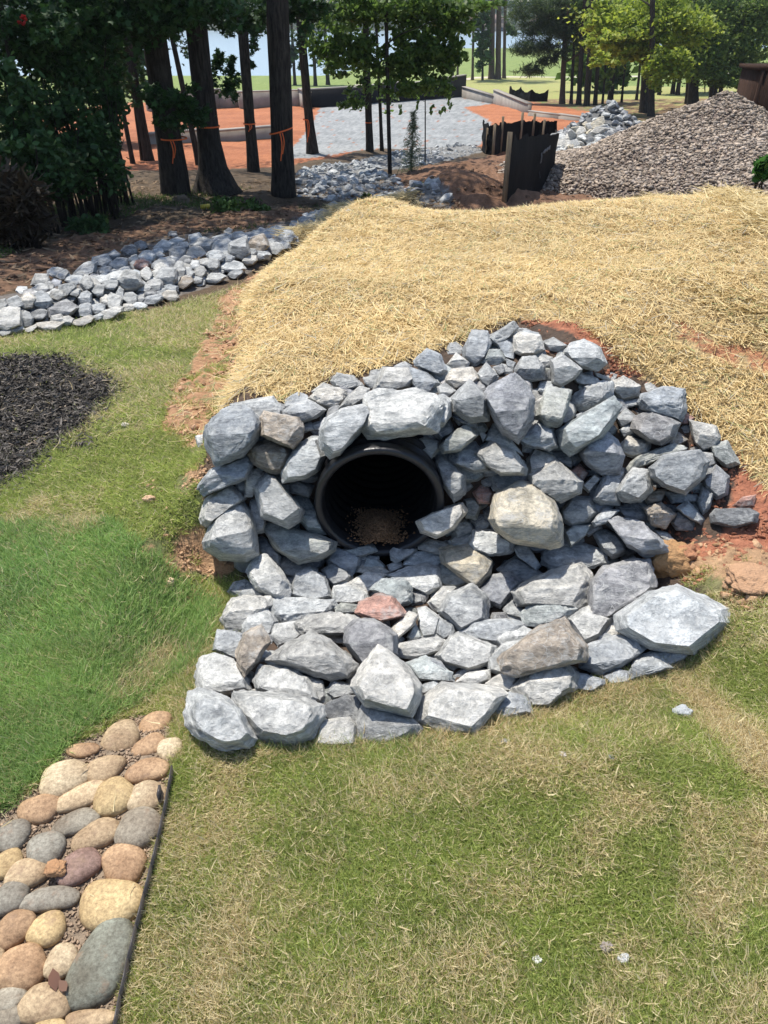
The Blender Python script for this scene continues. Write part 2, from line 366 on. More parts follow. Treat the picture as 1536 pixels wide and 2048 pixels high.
Z['dead'] = [(gxy(p), w) for p, w in (
    ([(1200, 1560), (1300, 1580), (1320, 1620), (1270, 1640), (1210, 1610)], .75), ([(1160, 1650), (1215, 1640), (1210, 1720), (1150, 1735)], .6),
    ([(1380, 1600), (1430, 1620), (1430, 1720), (1390, 1720)], .8), ([(1380, 1760), (1470, 1780), (1440, 1860), (1380, 1850)], .9),
    ([(1460, 1640), (1560, 1600), (1560, 1830), (1490, 1760)], .8), ([(1325, 1340), (1375, 1350), (1640, 1570), (1640, 1620), (1490, 1530)], 1.3),
    ([(850, 1470), (1000, 1420), (1200, 1390), (1330, 1340), (1350, 1370), (1220, 1425), (1010, 1480), (860, 1510)], .6),
    ([(420, 1510), (520, 1500), (500, 1600), (430, 1650), (400, 1600)], .55), ([(330, 1640), (440, 1580), (440, 1700), (360, 1800)], .4),
    ([(390, 1850), (520, 1750), (530, 1900), (440, 2060), (330, 2060)], .6), ([(840, 1890), (1000, 1880), (1020, 1960), (880, 1990)], .5),
    ([(250, 1370), (340, 1280), (370, 1300), (300, 1370), (230, 1400)], .9), ([(110, 1040), (180, 1020), (195, 1050), (130, 1070)], .8),
    ([(700, 1560), (840, 1530), (840, 1620), (720, 1620)], .4), ([(270, 600), (480, 570), (480, 660), (330, 690), (250, 640)], .45),
    ([(900, 1750), (1100, 1740), (1100, 1800), (930, 1820)], .35), ([(560, 1950), (760, 1930), (760, 2060), (560, 2060)], .35))]
Z['lush'] = gxy([(-400, 1700), (0, 1640), (80, 1560), (160, 1470), (290, 1400), (390, 1330), (440, 1210), (340, 1130), (270, 1080), (230, 1040), (0, 1050), (-400, 1050)])
def deadness(x, y):
    n = fbm(x*3.1, y*3.1, 4, 21); n2 = fbm(x*9, y*9, 3, 33)
    d = S(.42, .72, n*.6+n2*.4)*.68
    lush = inpoly(x, y, Z['lush'])
    d = np.where(lush, d*.12, d)
    far = S(2.6, 4.2, y)*(x < -.6); d = np.maximum(d*.8, far*.38*S(.3, .6, n))
    for p, w in Z['dead']:
        ins = inpoly(x, y, p); dist = pdist(x, y, p)
        s_ = np.where(ins, S(-.03, .05, dist), S(.05, 0, dist)*.6)
        d = np.maximum(d, w*s_*(.5+.7*n2))
    return np.clip(d, 0, 1)

def ground_colour(x, y):
    n = fbm(x*4, y*4, 4, 2); nn = fbm(x*22, y*22, 3, 8); c = np.zeros(x.shape+(3,))
    def put(mask, a, b, w=None):
        t = n if w is None else w
        c[mask] = (np.array(a)+(np.array(b)-np.array(a))*t[..., None])[mask]
    allm = np.ones(x.shape, bool)
    put(allm, (.06, .045, .03), (.145, .10, .062))               # forest floor
    dx = (n-.5)*.25; px, py = x+dx*.6*(1+y*.02), y+dx*(1+y*.02)
    dd = deadness(x, y)
    lawn = (y < 5.4) & ((x < -.3) | (y < 2.4) | (x > 1.0)) & (y < 4.7+.5*np.maximum(0, x+2.5))
    put(lawn, (.14, .165, .06), (.36, .30, .16), np.clip(dd*.9+nn*.25, 0, 1))
    put((y > 24), (.12, .16, .05), (.25, .25, .10))
    far = y > 52+8*n; put(far, (.14, .20, .05), (.24, .29, .09))
    put(inpoly(px, py, Z['drygrass']), (.36, .31, .13), (.28, .33, .10))
    put((x > 7) & (y > 24) & (y < 52) & (n > .40), (.17, .11, .07), (.26, .17, .09))
    put(inpoly(px, py, Z['clayD']), (.10, .06, .038), (.26, .15, .09), np.clip(nn*1.4-.2, 0, 1))  # brown clay, darkened to hold the tree shade lying on it
    put(inpoly(px, py, Z['clayfar']), (.22, .075, .035), (.50, .20, .095), np.clip(.55*nn+.9*(fbm(x*.35+y*.15, y*1.1, 4, 84)-.22), 0, 1))
    put(inpoly(x+dx*.3, y+dx*.3, Z['gravelfar']) & (nn > .22), (.18, .19, .19), (.36, .365, .36), np.clip(nn*1.4-.15+.6*(fbm(x*.6, y*.9, 3, 81)-.5), 0, 1))
    put(inpoly(px, py, Z['bank']), (.13, .07, .04), (.27, .15, .09), np.clip(nn*1.5-.25, 0, 1))
    put(inpoly(px, py, Z['clayRR']), (.30, .14, .07), (.46, .24, .13), nn)
    for p in Z['creek']: put(inpoly(px, py, p), (.12, .11, .10), (.3, .3, .29), nn)
    put(inpoly(x, y, Z['ditch']), (.10, .08, .065), (.24, .22, .20), nn)
    put(inpoly(px, py, Z['clayL']) & (nn > .33), (.30, .16, .085), (.52, .31, .18), nn)
    for p in Z['clayspots'][:5]: put(inpoly(px, py, p), (.36, .21, .12), (.56, .36, .21), nn)
    put(inpoly(x+dx*.3, y+dx*.3, Z['straw']), (.34, .235, .115), (.56, .42, .22), nn)
    put(inpoly(px, py, Z['clayR']), (.32, .12, .07), (.47, .20, .115), nn)
    for p in Z['clayspots'][5:]: put(inpoly(px, py, p) & (nn > .4), (.34, .15, .08), (.5, .24, .13), nn)
    lo = inpoly(px, py, Z['clayR']) & (y < 2.25); put(lo, (.33, .20, .11), (.52, .34, .2), nn)
    put(inpoly(x, y, Z['rocks']), (.06, .048, .04), (.15, .10, .07), nn)  # dark soil, made darker for the shade in the gaps between rocks
    put(inpoly(x+.5*(fbm(x*3, y*3, 3, 51)-.5), y+.5*(fbm(x*3, y*3, 3, 52)-.5), Z['mulch']), (.03, .027, .023), (.085, .073, .06), nn)
    put(inpoly(x, y, Z['bed']), (.22, .16, .11), (.42, .33, .24), nn)
    put(y > 322, (.04, .06, .03), (.09, .10, .05))
    path = (np.abs(y-(86+.35*(x-8))) < 1.0) & (x > -3); put(path, (.5, .44, .36), (.55, .5, .42))
    return c

def build_ground():
    ys = list(np.linspace(-6, .45, 22)); y = .45
    while y < 9.2: y += .019 if y < 5.5 else .026; ys.append(y)
    while y < 1400: y *= 1.0125; ys.append(y)
    ys = np.array(ys); nc = 430
    t = np.linspace(-1, 1, nc); s = np.sign(t)*(.42*np.abs(t)+.58*np.abs(t)**2.6)
    Wd = 3.2+np.maximum(ys, 0)*1.15
    X = Wd[:, None]*s[None, :]; Y = np.repeat(ys[:, None], nc, 1)
    H = height(X, Y)
    # rough surface of bare soil
    rough = inpoly(X, Y, Z['clayR']) | inpoly(X, Y, Z['clayL']) | inpoly(X, Y, Z['clayD'])
    H = H+rough*(.05*(fbm(X*11, Y*11, 4, 41)-.45)+.03*np.abs(fbm(X*24, Y*24, 2, 42)-.5))
    H = H+inpoly(X, Y, Z['bank'])*.20*(fbm(X*3.5, Y*3.5, 4, 43)-.4)
    H = H+(Y > 12)*(Y < 45)*(.07*(fbm(X*2, Y*2, 3, 47)-.5)+.10*np.abs(fbm(X*.5+Y*.2, Y*1.6, 3, 49)-.5))
    H = H+inpoly(X, Y, Z['straw'])*.035*(fbm(X*5, Y*5, 3, 48)-.4)
    C = ground_colour(X, Y)
    V = np.stack([X, Y, H], -1).reshape(-1, 3)
    nr = len(ys); i = np.arange(nr-1)[:, None]*nc+np.arange(nc-1)[None, :]
    Fq = np.stack([i, i+1, i+nc+1, i+nc], -1).reshape(-1, 4)
    # opening where the pipe enters the embankment
    hole = (np.abs(V[:, 0]-PIPEX) < PIPER-.02) & (V[:, 1] > PIPEY-.02) & (V[:, 1] < PIPEY+.45) & (V[:, 2] < PIPEZ+PIPER-.005)
    Fq = Fq[~hole[Fq].any(1)]
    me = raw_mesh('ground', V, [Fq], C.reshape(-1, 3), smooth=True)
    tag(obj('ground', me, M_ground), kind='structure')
build_ground()
wv = MB(); wv.add([(-600, 90, LAKE), (700, 90, LAKE), (700, 345, LAKE), (-600, 345, LAKE)], [(0, 1, 2, 3)])
tag(wv.build('lake_water', M_water), kind='structure')
# ================================================================== stones
TONE = {'b': (.395, .405, .412), 'g': (.455, .457, .45), 'p': (.57, .568, .55), 'd': (.22, .222, .226), 't': (.57, .50, .385),
        'w': (.61, .58, .53), 'r': (.52, .30, .24), 'o': (.37, .31, .25), 'n': (.385, .402, .385), 'v': (.345, .343, .355)}
TW = {'b': 'blue-grey', 'g': 'grey', 'p': 'pale grey', 'd': 'dark grey', 't': 'tan', 'w': 'whitish', 'r': 'reddish', 'o': 'brownish', 'n': 'green-grey', 'v': 'slate'}
def hull_of(bm, co):
    bm.clear()
    for c in co: bm.verts.new(c)
    bmesh.ops.convex_hull(bm, input=bm.verts[:])
    loose = [v for v in bm.verts if not v.link_faces]
    if loose: bmesh.ops.delete(bm, geom=loose, context='VERTS')
def finish_rock(bm, size, seed, levels=3, amp=1.0, soft=1, chip=3):
    r = random.Random(seed)
    for _ in range(chip):          # knocked-off corners
        nrm = Vector((r.uniform(-1, 1), r.uniform(-1, .6), r.uniform(-.5, 1))).normalized(); dm = max(v.co.dot(nrm) for v in bm.verts)
        bmesh.ops.bisect_plane(bm, geom=bm.verts[:]+bm.edges[:]+bm.faces[:], plane_co=nrm*dm*r.uniform(.80, .93), plane_no=nrm, clear_outer=True)
        co = [v.co.copy() for v in bm.verts]; hull_of(bm, co)
    bmesh.ops.dissolve_limit(bm, angle_limit=math.radians(8), verts=bm.verts[:], edges=bm.edges[:])
    bmesh.ops.triangulate(bm, faces=bm.faces[:])
    for l in range(levels): bmesh.ops.subdivide_edges(bm, edges=bm.edges[:], cuts=1, use_grid_fill=True)
    for _ in range(soft): bmesh.ops.smooth_vert(bm, verts=bm.verts[:], factor=.10, use_axis_x=True, use_axis_y=True, use_axis_z=True)
    bm.normal_update(); off = Vector((seed*3.1, seed*1.7, seed*.9))
    ax = Vector((r.uniform(-1, 1), r.uniform(-1, 1), r.uniform(-.3, 1))).normalized(); fol = r.choice((.2, 1, 1.6))
    a2 = ax.orthogonal().normalized(); a3 = ax.cross(a2)
    for v in bm.verts:
        p = v.co+off; q = Vector((v.co.dot(a2), v.co.dot(a3), v.co.dot(ax)*3.2))+off
        n = mnoise.noise(p*(2.4/size))*.016*size+mnoise.noise(q*(6/size))*.018*size*fol+(.35-abs(mnoise.noise(q*(4/size))))*.018*size+mnoise.noise(p*(16/size))*.009*size
        v.co += v.normal*n*amp
def shade(me, ang=32):
    me.polygons.foreach_set('use_smooth', np.ones(len(me.polygons), bool)); me.set_sharp_from_angle(angle=math.radians(ang))
ROCKS = []          # registry for labels: dict(u, v, w, h, tone, obj, zone)
def rock_from_outline(name, poly, tone, lift=0, seed=0, levels=3, K=.5, thick=.42, ridge=None, depth=None, zone='culvert', mat=None, group=None, hfun=height, color=None, grow=1.085):
    r = random.Random(seed*77+5); poly = np.array(poly, float)
    u0, v0 = poly.min(0); u1, v1 = poly.max(0); cu, cv = poly.mean(0); w, h = u1-u0, v1-v0
    d0 = depth or hit(cu, min(cv+.12*h, v1), h=hfun)
    px = d0/F; size = .5*(w+h)*px; mn = min(w, h)*px
    dc = d0-.20*size-lift*.045
    rg = r.uniform(.40, .68) if ridge is None else ridge
    pts = []
    for (u, v) in poly:
        pts.append(at(u, v, dc+(cv-v)*px*K+r.uniform(-.07, .07)*size))
    # two broad cleaved faces meeting in a ridge: upper one leans back, lower one faces the viewer
    t = mn*thick*r.uniform(.85, 1.2); tilt = r.uniform(-.45, .45); slab = r.random() < .3; sc = r.uniform(.66, .82); up = r.uniform(.9, 1.5); dn = r.uniform(.8, 1.5)
    if slab: up, dn = r.uniform(.1, .5), r.uniform(.1, .4)
    for (u, v) in poly:
        uu = cu+(u-cu)*sc; vv = cv+(v-cv)*sc; rel = (vv-v0)/h; f = 1-(rg-rel)*up if rel < rg else 1-(rel-rg)*dn
        pts.append(at(uu, vv, dc+(cv-vv)*px*K-t*max(.1, f+tilt*(uu-cu)/w)))
    for sx in (-.36, .36):
        uu = cu+sx*w*sc; vv = v0+rg*h+r.uniform(-.08, .08)*h; k = .5
        if inpoly(np.array(uu), np.array(vv), poly): pts.append(at(uu, vv, dc+(cv-vv)*px*K-t*(1.02+tilt*sx)))
    for (u, v) in poly:
        uu = cu+(u-cu)*.78; vv = cv+(v-cv)*.78
        pts.append(at(uu, vv, dc+(cv-vv)*px*K+mn*.42))
    pts = np.array(pts); c = pts.mean(0)
    bm = bmesh.new()
    hull_of(bm, [Vector(p) for p in pts-c])
    finish_rock(bm, size, seed, levels, chip=1)
    bmesh.ops.scale(bm, vec=(grow, grow, grow), verts=bm.verts[:])
    me = bpy.data.meshes.new(name); bm.to_mesh(me); bm.free(); shade(me)
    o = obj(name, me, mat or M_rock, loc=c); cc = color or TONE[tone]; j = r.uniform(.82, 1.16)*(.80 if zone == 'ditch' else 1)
    wm = r.choice((-.02, 0, 0, .02, .04)) if tone in 'bgpvwn' else 0
    o.color = (cc[0]*j*(1+wm), cc[1]*j, cc[2]*j*(1-wm*1.3), 1); tag(o, cat='rock', group=group)
    ROCKS.append(dict(u=cu, v=cv, w=w, h=h, tone=tone, o=o, zone=zone)); return o

def merge_into_stuff(name, objs, label, cat, mat=None):
    Vs = []; Fs = []; Cs = []; n = 0
    for o in objs:
        me = o.data; v = np.empty(len(me.vertices)*3); me.vertices.foreach_get('co', v); M = np.array(Matrix.LocRotScale(o.location, o.rotation_euler, o.scale))
        v = v.reshape(-1, 3)@M[:3, :3].T+M[:3, 3]; Vs.append(v); Cs.append(np.repeat([o.color[:3]], len(v), 0))
        me.calc_loop_triangles(); f = np.empty(len(me.loop_triangles)*3, np.int32); me.loop_triangles.foreach_get('vertices', f); Fs.append(f.reshape(-1, 3)+n)
        n += len(v); bpy.data.objects.remove(o)
    me = raw_mesh(name, np.concatenate(Vs), [np.concatenate(Fs)], np.concatenate(Cs)); shade(me, 32)
    return tag(obj(name, me, mat or M_rockv), label, cat, kind='stuff')
FILL = []
def parse(tbl, ox, oy, s):
    out = []
    for ln in tbl.strip().splitlines():
        a = ln.split(); tone = a[0][0]; lift = int(a[0][1:] or 0)
        p = [tuple(float(q) for q in k.split(',')) for k in a[1:]]
        out.append((tone, lift, [(ox+x/s, oy+y/s) for x, y in p]))
    return out
C5 = parse('''
b1 1325,300 1400,230 1480,265 1520,360 1480,385 1430,375 1330,330
b 1300,340 1400,370 1470,430 1420,500 1330,470 1290,380
p 1140,340 1290,345 1335,400 1290,455 1180,480 1080,490 1110,430
g 1025,400 1125,380 1120,440 1070,470 1030,430
b 830,420 870,370 960,390 1040,450 920,475 850,450
w 700,520 760,470 850,455 920,480 920,530 870,590 800,580 740,540
p 720,480 790,430 860,455 800,500 730,500
g1 880,580 930,510 1000,450 1060,465 1040,520 960,570
b 550,600 620,550 700,530 800,590 740,640 650,670 560,640
p2 1040,510 1120,480 1330,470 1440,510 1490,560 1450,715 1160,755 1060,755 1010,700 1050,600
b1 85,740 100,680 220,570 330,560 420,660 415,700 380,790 310,860 160,915 110,830
p 230,560 370,545 490,510 550,590 545,630 440,610 415,665 330,600
p 30,745 80,735 85,800 50,830
o1 420,640 440,600 640,640 670,690 665,750 610,820 480,760 420,740
o 345,850 370,800 470,755 590,820 600,850 550,960 480,965 380,910
p1 545,960 570,890 650,790 755,725 800,860 760,950 680,1000 555,1015
g3 755,710 800,640 890,590 1060,555 1090,590 1050,670 960,760 890,850 830,870 780,820
g 650,680 720,665 740,710 680,720
g 720,680 790,660 780,710 730,710
b 40,1040 150,930 330,860 370,900 340,990 240,1040 90,1095
p 60,1230 90,1120 230,1015 310,1080 330,1120 220,1190 110,1275 70,1260
p1 80,1370 130,1240 200,1150 310,1110 350,1170 385,1280 400,1440 330,1480 180,1470 90,1410
w 320,1040 340,940 400,930 435,970 370,1100 325,1100
p 345,1110 400,1090 450,1260 440,1310 390,1320 350,1180
b1 375,1040 460,965 500,980 580,1080 665,1180 650,1240 580,1285 420,1220
b 580,1040 630,1000 730,1040 700,1105 600,1080
n 600,1080 680,1075 760,1190 760,1230 800,1320 700,1310 640,1240 600,1180
n1 445,1290 480,1265 740,1320 860,1370 850,1420 760,1477 640,1500 500,1410
p 850,1345 950,1345 980,1380 960,1400 870,1390
w 470,975 540,970 550,1020 500,1000
p 1265,800 1370,740 1480,775 1480,820 1420,895 1350,860
d 1440,720 1540,680 1540,740 1480,770 1430,740''', 380, 620, 2.954)  # pale top piece of the upper left boulder: sunlight put into its tone
C6 = parse('''
b 150,180 190,95 260,95 280,150 240,230 200,270 150,220
g1 250,130 380,50 400,80 370,120 300,170
b 385,80 440,85 490,110 400,110
w1 380,120 410,100 500,115 520,180 480,205 410,205 380,190
b 300,150 350,130 385,160 385,230 340,220
b 510,145 560,125 620,160 590,195 530,185
n 235,240 270,180 320,180 345,230 300,255
p 75,250 120,195 180,240 170,265 90,270
g1 610,190 640,150 700,135 770,170 800,240 760,275 680,260 640,220
w 65,320 100,270 190,260 225,310 180,350 110,360
p 215,290 255,240 305,295 270,360 230,330
d 285,260 330,245 345,285 310,300
b 385,270 420,215 480,210 520,260 520,315 440,325 390,295
g 470,240 510,200 555,215 560,260 500,270
b1 556,330 550,230 600,200 690,270 660,310 590,350
d 510,300 550,265 555,320 520,320
b 345,220 390,240 380,280 350,270
g 640,300 680,285 760,310 780,340 700,340 660,330
w 745,280 820,310 820,330 750,300
w 825,330 880,300 955,345 945,395 870,410 830,370
g 650,390 700,350 780,320 830,330 835,390 760,440 690,460 650,440
g 485,370 500,325 560,325 570,360 510,390
b 95,400 180,320 270,400 265,500 180,510 110,460
g 35,350 70,330 120,370 90,400 40,390
g1 0,400 60,385 100,410 95,480 60,530 0,545 -20,470
v2 240,400 300,305 370,280 430,330 470,400 465,500 400,600 330,560 280,480
w 465,420 510,395 510,460 480,480
n2 509,450 530,350 640,370 625,450 590,530 530,530 485,480
g 650,480 700,460 680,500
n2 575,545 700,470 830,395 868,440 840,500 780,580 640,660 600,620
b1 400,590 500,500 560,540 580,620 540,640 430,615
b 860,420 950,400 960,430 900,445
b1 945,420 960,385 1060,350 1155,360 1160,460 1140,505 1070,470 960,450
v1 915,540 930,490 1010,455 1135,515 1110,580 1050,615 990,600
g 845,490 890,445 940,485 870,535
g 860,545 910,505 930,560 880,580
w 860,620 900,575 1000,600 1000,650 920,670 870,650
v1 680,650 710,590 800,550 850,590 880,660 860,740 780,745 710,700
r 1140,520 1160,465 1200,490 1180,520
w 1175,500 1300,530 1320,580 1300,620 1240,640 1200,600
o 1070,600 1130,555 1175,590 1110,625
n 1265,610 1350,595 1410,700 1350,720 1290,670
b 1210,640 1290,650 1300,700 1250,720
n 890,720 950,660 1100,610 1170,630 1100,650 1010,690 900,740
b2 1000,720 1060,660 1220,640 1265,690 1240,760 1160,835 1060,800 1010,760
v 1240,770 1300,705 1360,760 1350,840 1300,860 1250,820
b 1210,870 1240,805 1290,830 1270,900 1240,930
d 1060,820 1210,840 1220,870 1100,880
d 1275,930 1300,905 1450,900 1490,925 1480,965 1380,990 1280,965
r 1375,890 1420,850 1480,840 1470,890 1400,900
n1 45,620 100,560 170,515 215,570 140,640 60,650
d 10,540 90,500 110,550 50,590
d 90,480 210,500 220,540 150,520
w 245,590 290,515 340,550 420,660 350,620
g 210,520 260,570 240,600
b 80,660 200,590 270,690 270,730 200,740 100,700
g2 210,650 280,600 380,640 440,720 430,750 320,750 250,700
b1 15,680 50,650 120,700 160,750 160,830 110,870 60,800
b 261,750 440,740 450,780 340,830 290,820
w 440,680 480,635 560,660 600,710 520,690 450,750
g1 450,750 570,680 690,780 680,830 590,875 500,830 455,790
r 620,740 680,700 720,740 690,780
d 550,640 620,640 650,690 640,720 570,680
w 690,800 750,745 780,765 720,830
b 740,860 800,725 880,740 870,790 840,830 860,885 780,885
p1 840,830 870,780 920,720 1000,730 1010,820 960,870 880,870
o 970,850 1000,825 1080,810 1050,870 990,885
r 195,830 240,785 290,830 270,880 220,880
n 155,860 200,850 235,890 210,950 160,945
d 240,910 280,880 280,950 250,950
w2 0,930 60,900 155,870 165,920 110,990 30,1035 -40,1010 -60,960
t3 275,950 300,840 400,785 480,790 560,870 595,960 595,1060 540,1080 380,1050 300,1000
b 590,920 640,850 740,850 765,920 720,965 640,985 595,950
b1 735,965 790,900 860,910 800,970 750,985
v 840,890 960,880 1000,960 900,960
o1 970,900 1050,875 1120,930 1070,990 1010,980
p 1120,900 1170,865 1250,950 1230,975 1180,950
d 1095,965 1130,915 1205,970 1200,1000 1120,1000
n1 610,1010 650,980 735,975 700,1030 640,1075
b 732,1000 800,1000 870,1030 905,1100 830,1130 780,1090
v2 815,960 860,945 960,960 1085,1075 1080,1100 970,1120 900,1070
p 1015,1000 1080,1010 1125,1060 1110,1090
g 100,980 160,950 200,970 200,1010 120,1040
g 195,960 230,940 275,970 260,1000 210,1000
p1 175,1060 200,1000 290,1000 380,1060 370,1110 270,1115 200,1090
g 85,1050 150,990 200,1010 170,1060 100,1090''', 860, 620, 2.272)  # dark stone under the slab's right end: shade put into its tone
CA = parse('''
b 440,20 480,30 570,150 560,195 450,130
b 840,170 870,90 1020,160 1020,200 980,250 900,210
n 905,120 990,90 1090,80 1115,120 1060,145 960,160
g 1200,110 1240,75 1300,80 1350,110 1300,150 1230,185 1200,170
b 550,190 600,155 700,170 780,230 690,270 600,260
p1 385,240 430,150 500,150 570,230 620,310 620,385 540,385 430,330
b 275,350 310,300 370,285 470,350 490,380 330,385
b 630,370 640,250 740,215 830,270 860,380 760,400
b 810,230 870,190 960,230 985,280 870,320 830,270
w 1000,240 1040,200 1140,205 1190,240 1180,260 1060,250
g 1015,180 1080,140 1130,150 1120,200 1040,200
p 1270,200 1330,130 1420,115 1490,150 1480,200 1380,200
p 1350,60 1380,40 1540,80 1480,140 1360,110
p 870,380 880,320 960,310 1060,360 1070,400 980,420 880,415
p 950,310 1060,245 1170,255 1110,340 1060,360
n1 1090,340 1150,280 1270,280 1320,330 1310,410 1260,430 1180,370
p 1190,260 1290,215 1400,195 1470,220 1480,320 1400,365 1320,330 1290,280
d 1310,350 1370,350 1380,410 1320,430
g 1180,200 1250,170 1270,210 1200,240
p 235,500 300,390 400,375 500,385 515,430 430,460 360,500 340,580 260,560
p 350,540 380,470 490,450 550,520 520,600 440,600 360,600
p 510,430 540,385 860,400 880,430 840,480 680,520 600,530 540,480
g 540,540 680,520 700,590 620,640 560,660 520,600
g1 660,530 740,490 850,470 1040,500 960,560 940,590 800,590 700,590
n1 885,440 920,415 1010,425 1005,470 890,470
r2 1005,470 1030,410 1140,365 1230,395 1280,455 1270,490 1140,520 1060,490
w1 1185,575 1300,465 1350,485 1330,540 1230,625
n 1290,610 1340,530 1375,610 1320,640
p 1350,450 1400,440 1480,500 1450,600 1380,610 1360,560
v2 945,650 950,560 1000,515 1100,510 1180,560 1225,600 1225,700 1150,680 1040,770 970,710
o 800,590 940,590 945,650 870,640
b 190,680 220,570 300,580 370,600 350,680 320,740
o2 320,700 370,590 460,545 510,640 450,740 370,830 330,790
g1 510,740 600,660 750,580 860,640 990,760 960,830 850,850 720,820 620,770
p 95,830 120,730 200,710 300,740 380,850 395,910 230,940 110,920
p 425,850 470,775 600,780 720,840 780,960 700,1000 560,900 440,900
g 700,830 810,860 830,950 770,980
w 400,910 530,880 540,930 420,940
g 945,860 990,785 1020,800 1000,880 960,880
p 830,930 870,850 980,885 1000,930 870,960
w2 985,890 1040,780 1130,670 1180,690 1290,780 1360,880 1360,940 1310,1050 1160,1020 1030,980
g 1165,720 1220,710 1330,800 1290,820 1200,750
w 1224,680 1260,645 1450,610 1510,630 1480,690 1350,730 1240,720
n 1290,760 1400,720 1540,810 1540,860 1450,860 1350,850
p 1360,890 1450,850 1480,890 1380,930
d 810,1000 950,940 1035,950 1035,1020 1000,1100 940,1070 820,1070
p1 280,930 380,920 560,930 700,960 800,1000 805,1050 740,1170 620,1210 440,1180 370,1050
p1 40,1040 60,940 110,915 230,940 340,1020 380,1090 425,1180 380,1230 260,1240 110,1180 50,1110
g 430,1200 620,1200 640,1230 500,1245
p 750,1210 790,1090 960,1070 1000,1110 990,1215 880,1225
b 1000,1120 1050,990 1200,1030 1300,1060 1380,1110 1340,1160 1160,1200 1000,1210''', 360, 1060, 2.844)
CB = parse('''
t1 50,90 170,60 275,140 270,200 210,265 130,180 60,150
n 40,200 60,155 170,190 175,245 100,260 45,240
g 310,180 390,120 460,160 520,210 440,240 400,240 340,210
v 225,280 280,210 360,195 410,240 350,310 320,355 250,320
b2 385,85 430,55 500,160 480,180 400,120
p 490,130 560,75 700,65 790,100 800,150 700,180 570,185
g 45,370 80,300 190,250 265,320 260,400 140,460 100,410
w -10,330 60,260 120,260 60,350 30,370
p1 385,280 450,230 550,190 680,155 720,200 740,290 690,355 600,330 480,340 410,340
g 330,360 380,320 420,350 450,410 360,390
n1 415,380 460,340 560,315 660,360 610,400 520,440 440,430
v1 730,240 790,170 920,140 990,140 1020,260 940,320 790,410 730,390 740,320
p 620,400 720,350 830,400 780,480 700,515 660,460
w 780,470 840,400 860,420 860,490 800,490
p1 860,390 1000,290 1120,260 1250,310 1335,360 1350,420 1190,550 1010,530 960,470 870,450
b 135,470 200,420 340,405 440,425 400,470 300,520 200,500
b 30,470 40,400 110,430 110,480 60,500
p 35,570 90,490 130,470 290,530 280,600 180,635 60,600
p 300,500 370,420 470,460 440,500 330,550
w 0,490 60,500 50,560 0,570
p 260,590 330,520 430,500 400,570 340,660 270,640
o2 325,580 400,520 500,440 600,410 700,530 690,590 600,600 480,620 400,660 340,640
b 690,620 700,530 850,480 950,480 975,540 870,620 780,655
g 910,590 1000,555 1170,550 1180,570 1090,620 990,590
p 905,650 930,600 1020,565 1095,625 1000,650 920,680
b 785,665 860,635 905,645 900,690 820,700
w 120,690 170,650 270,635 270,680 200,710
w 250,700 330,650 400,660 370,730 300,730
b 0,580 50,600 110,690 30,690 0,660
p 360,740 450,640 600,600 670,660 660,720 600,750 450,790
b 620,720 670,650 790,680 790,700 740,735
p 440,720 520,660 580,680 605,740 540,800 460,800
b 255,820 360,740 440,760 460,830 320,865
p -55,870 -40,780 60,700 300,720 340,750 250,860 200,915 40,915''', 860, 1060, 2.272)
GRP = 'quarry rocks heaped around the drain pipe'
CORE = {}
sd_ = 1
for nm, tab in (('5', C5), ('6', C6), ('A', CA), ('B', CB)):
    for k, (tone, lift, poly) in enumerate(tab):
        sd_ += 1; big = (max(p[0] for p in poly)-min(p[0] for p in poly)) > 34
        fl = nm in 'AB'
        CORE[(nm, k)] = rock_from_outline('rock', poly, tone, lift, sd_, levels=3 if big else 2, group=GRP, thick=.33 if fl else .5, K=.8 if fl else .5, grow=1.11 if fl else 1.07)
# small stones wedged in the gaps beneath
def random_poly(cu, cv, w, h, r, n=None, rot=0):
    n = n or r.randint(5, 8); out = []; a0 = r.uniform(0, 6.28)
    for i in range(n):
        a = a0+2*math.pi*(i+r.uniform(-.28, .28))/n; k = r.uniform(.80, 1.08)
        x, y = math.cos(a)*k*w/2, math.sin(a)*k*h/2
        out.append((cu+x*math.cos(rot)-y*math.sin(rot), cv+x*math.sin(rot)+y*math.cos(rot)))
    return out
RP = np.array([(430, 860), (560, 815), (700, 760), (850, 720), (940, 680), (1040, 660), (1200, 730), (1350, 800), (1430, 920), (1400, 1030), (1280, 1100), (1400, 1220), (1390, 1280), (1190, 1360), (970, 1430), (640, 1470), (420, 1460), (410, 1350), (470, 1270), (500, 1180), (450, 1080), (430, 950)])
r_ = random.Random(3); cnt = 0
gy, gx = np.mgrid[0:22, 0:26]
for iy in range(22):
    for ix in range(24):
        u = 410+ix*43+r_.uniform(-14, 14)+(iy % 2)*21; v = 670+iy*38+r_.uniform(-12, 12)
        if not inpoly(np.array(u), np.array(v), RP): continue
        if (u-757)**2/150**2+(v-985)**2/140**2 < 1: continue
        if v < 1120 and abs(u-757) < 60 and v > 985: continue
        d = hit(u, v); s_ = r_.uniform(30, 50)
        o = rock_from_outline('rock', random_poly(u, v, s_*1.2, s_, r_), r_.choice('bdgvn'), -1, 900+cnt, levels=1, depth=d-.015, zone='fill'); FILL.append(o)
        cnt += 1
ROCKS = [R for R in ROCKS if R['zone'] != 'fill']
merge_into_stuff('wedged_stones', FILL, 'small stones wedged in the dark gaps between the rocks around the pipe', 'stones'); FILL = []

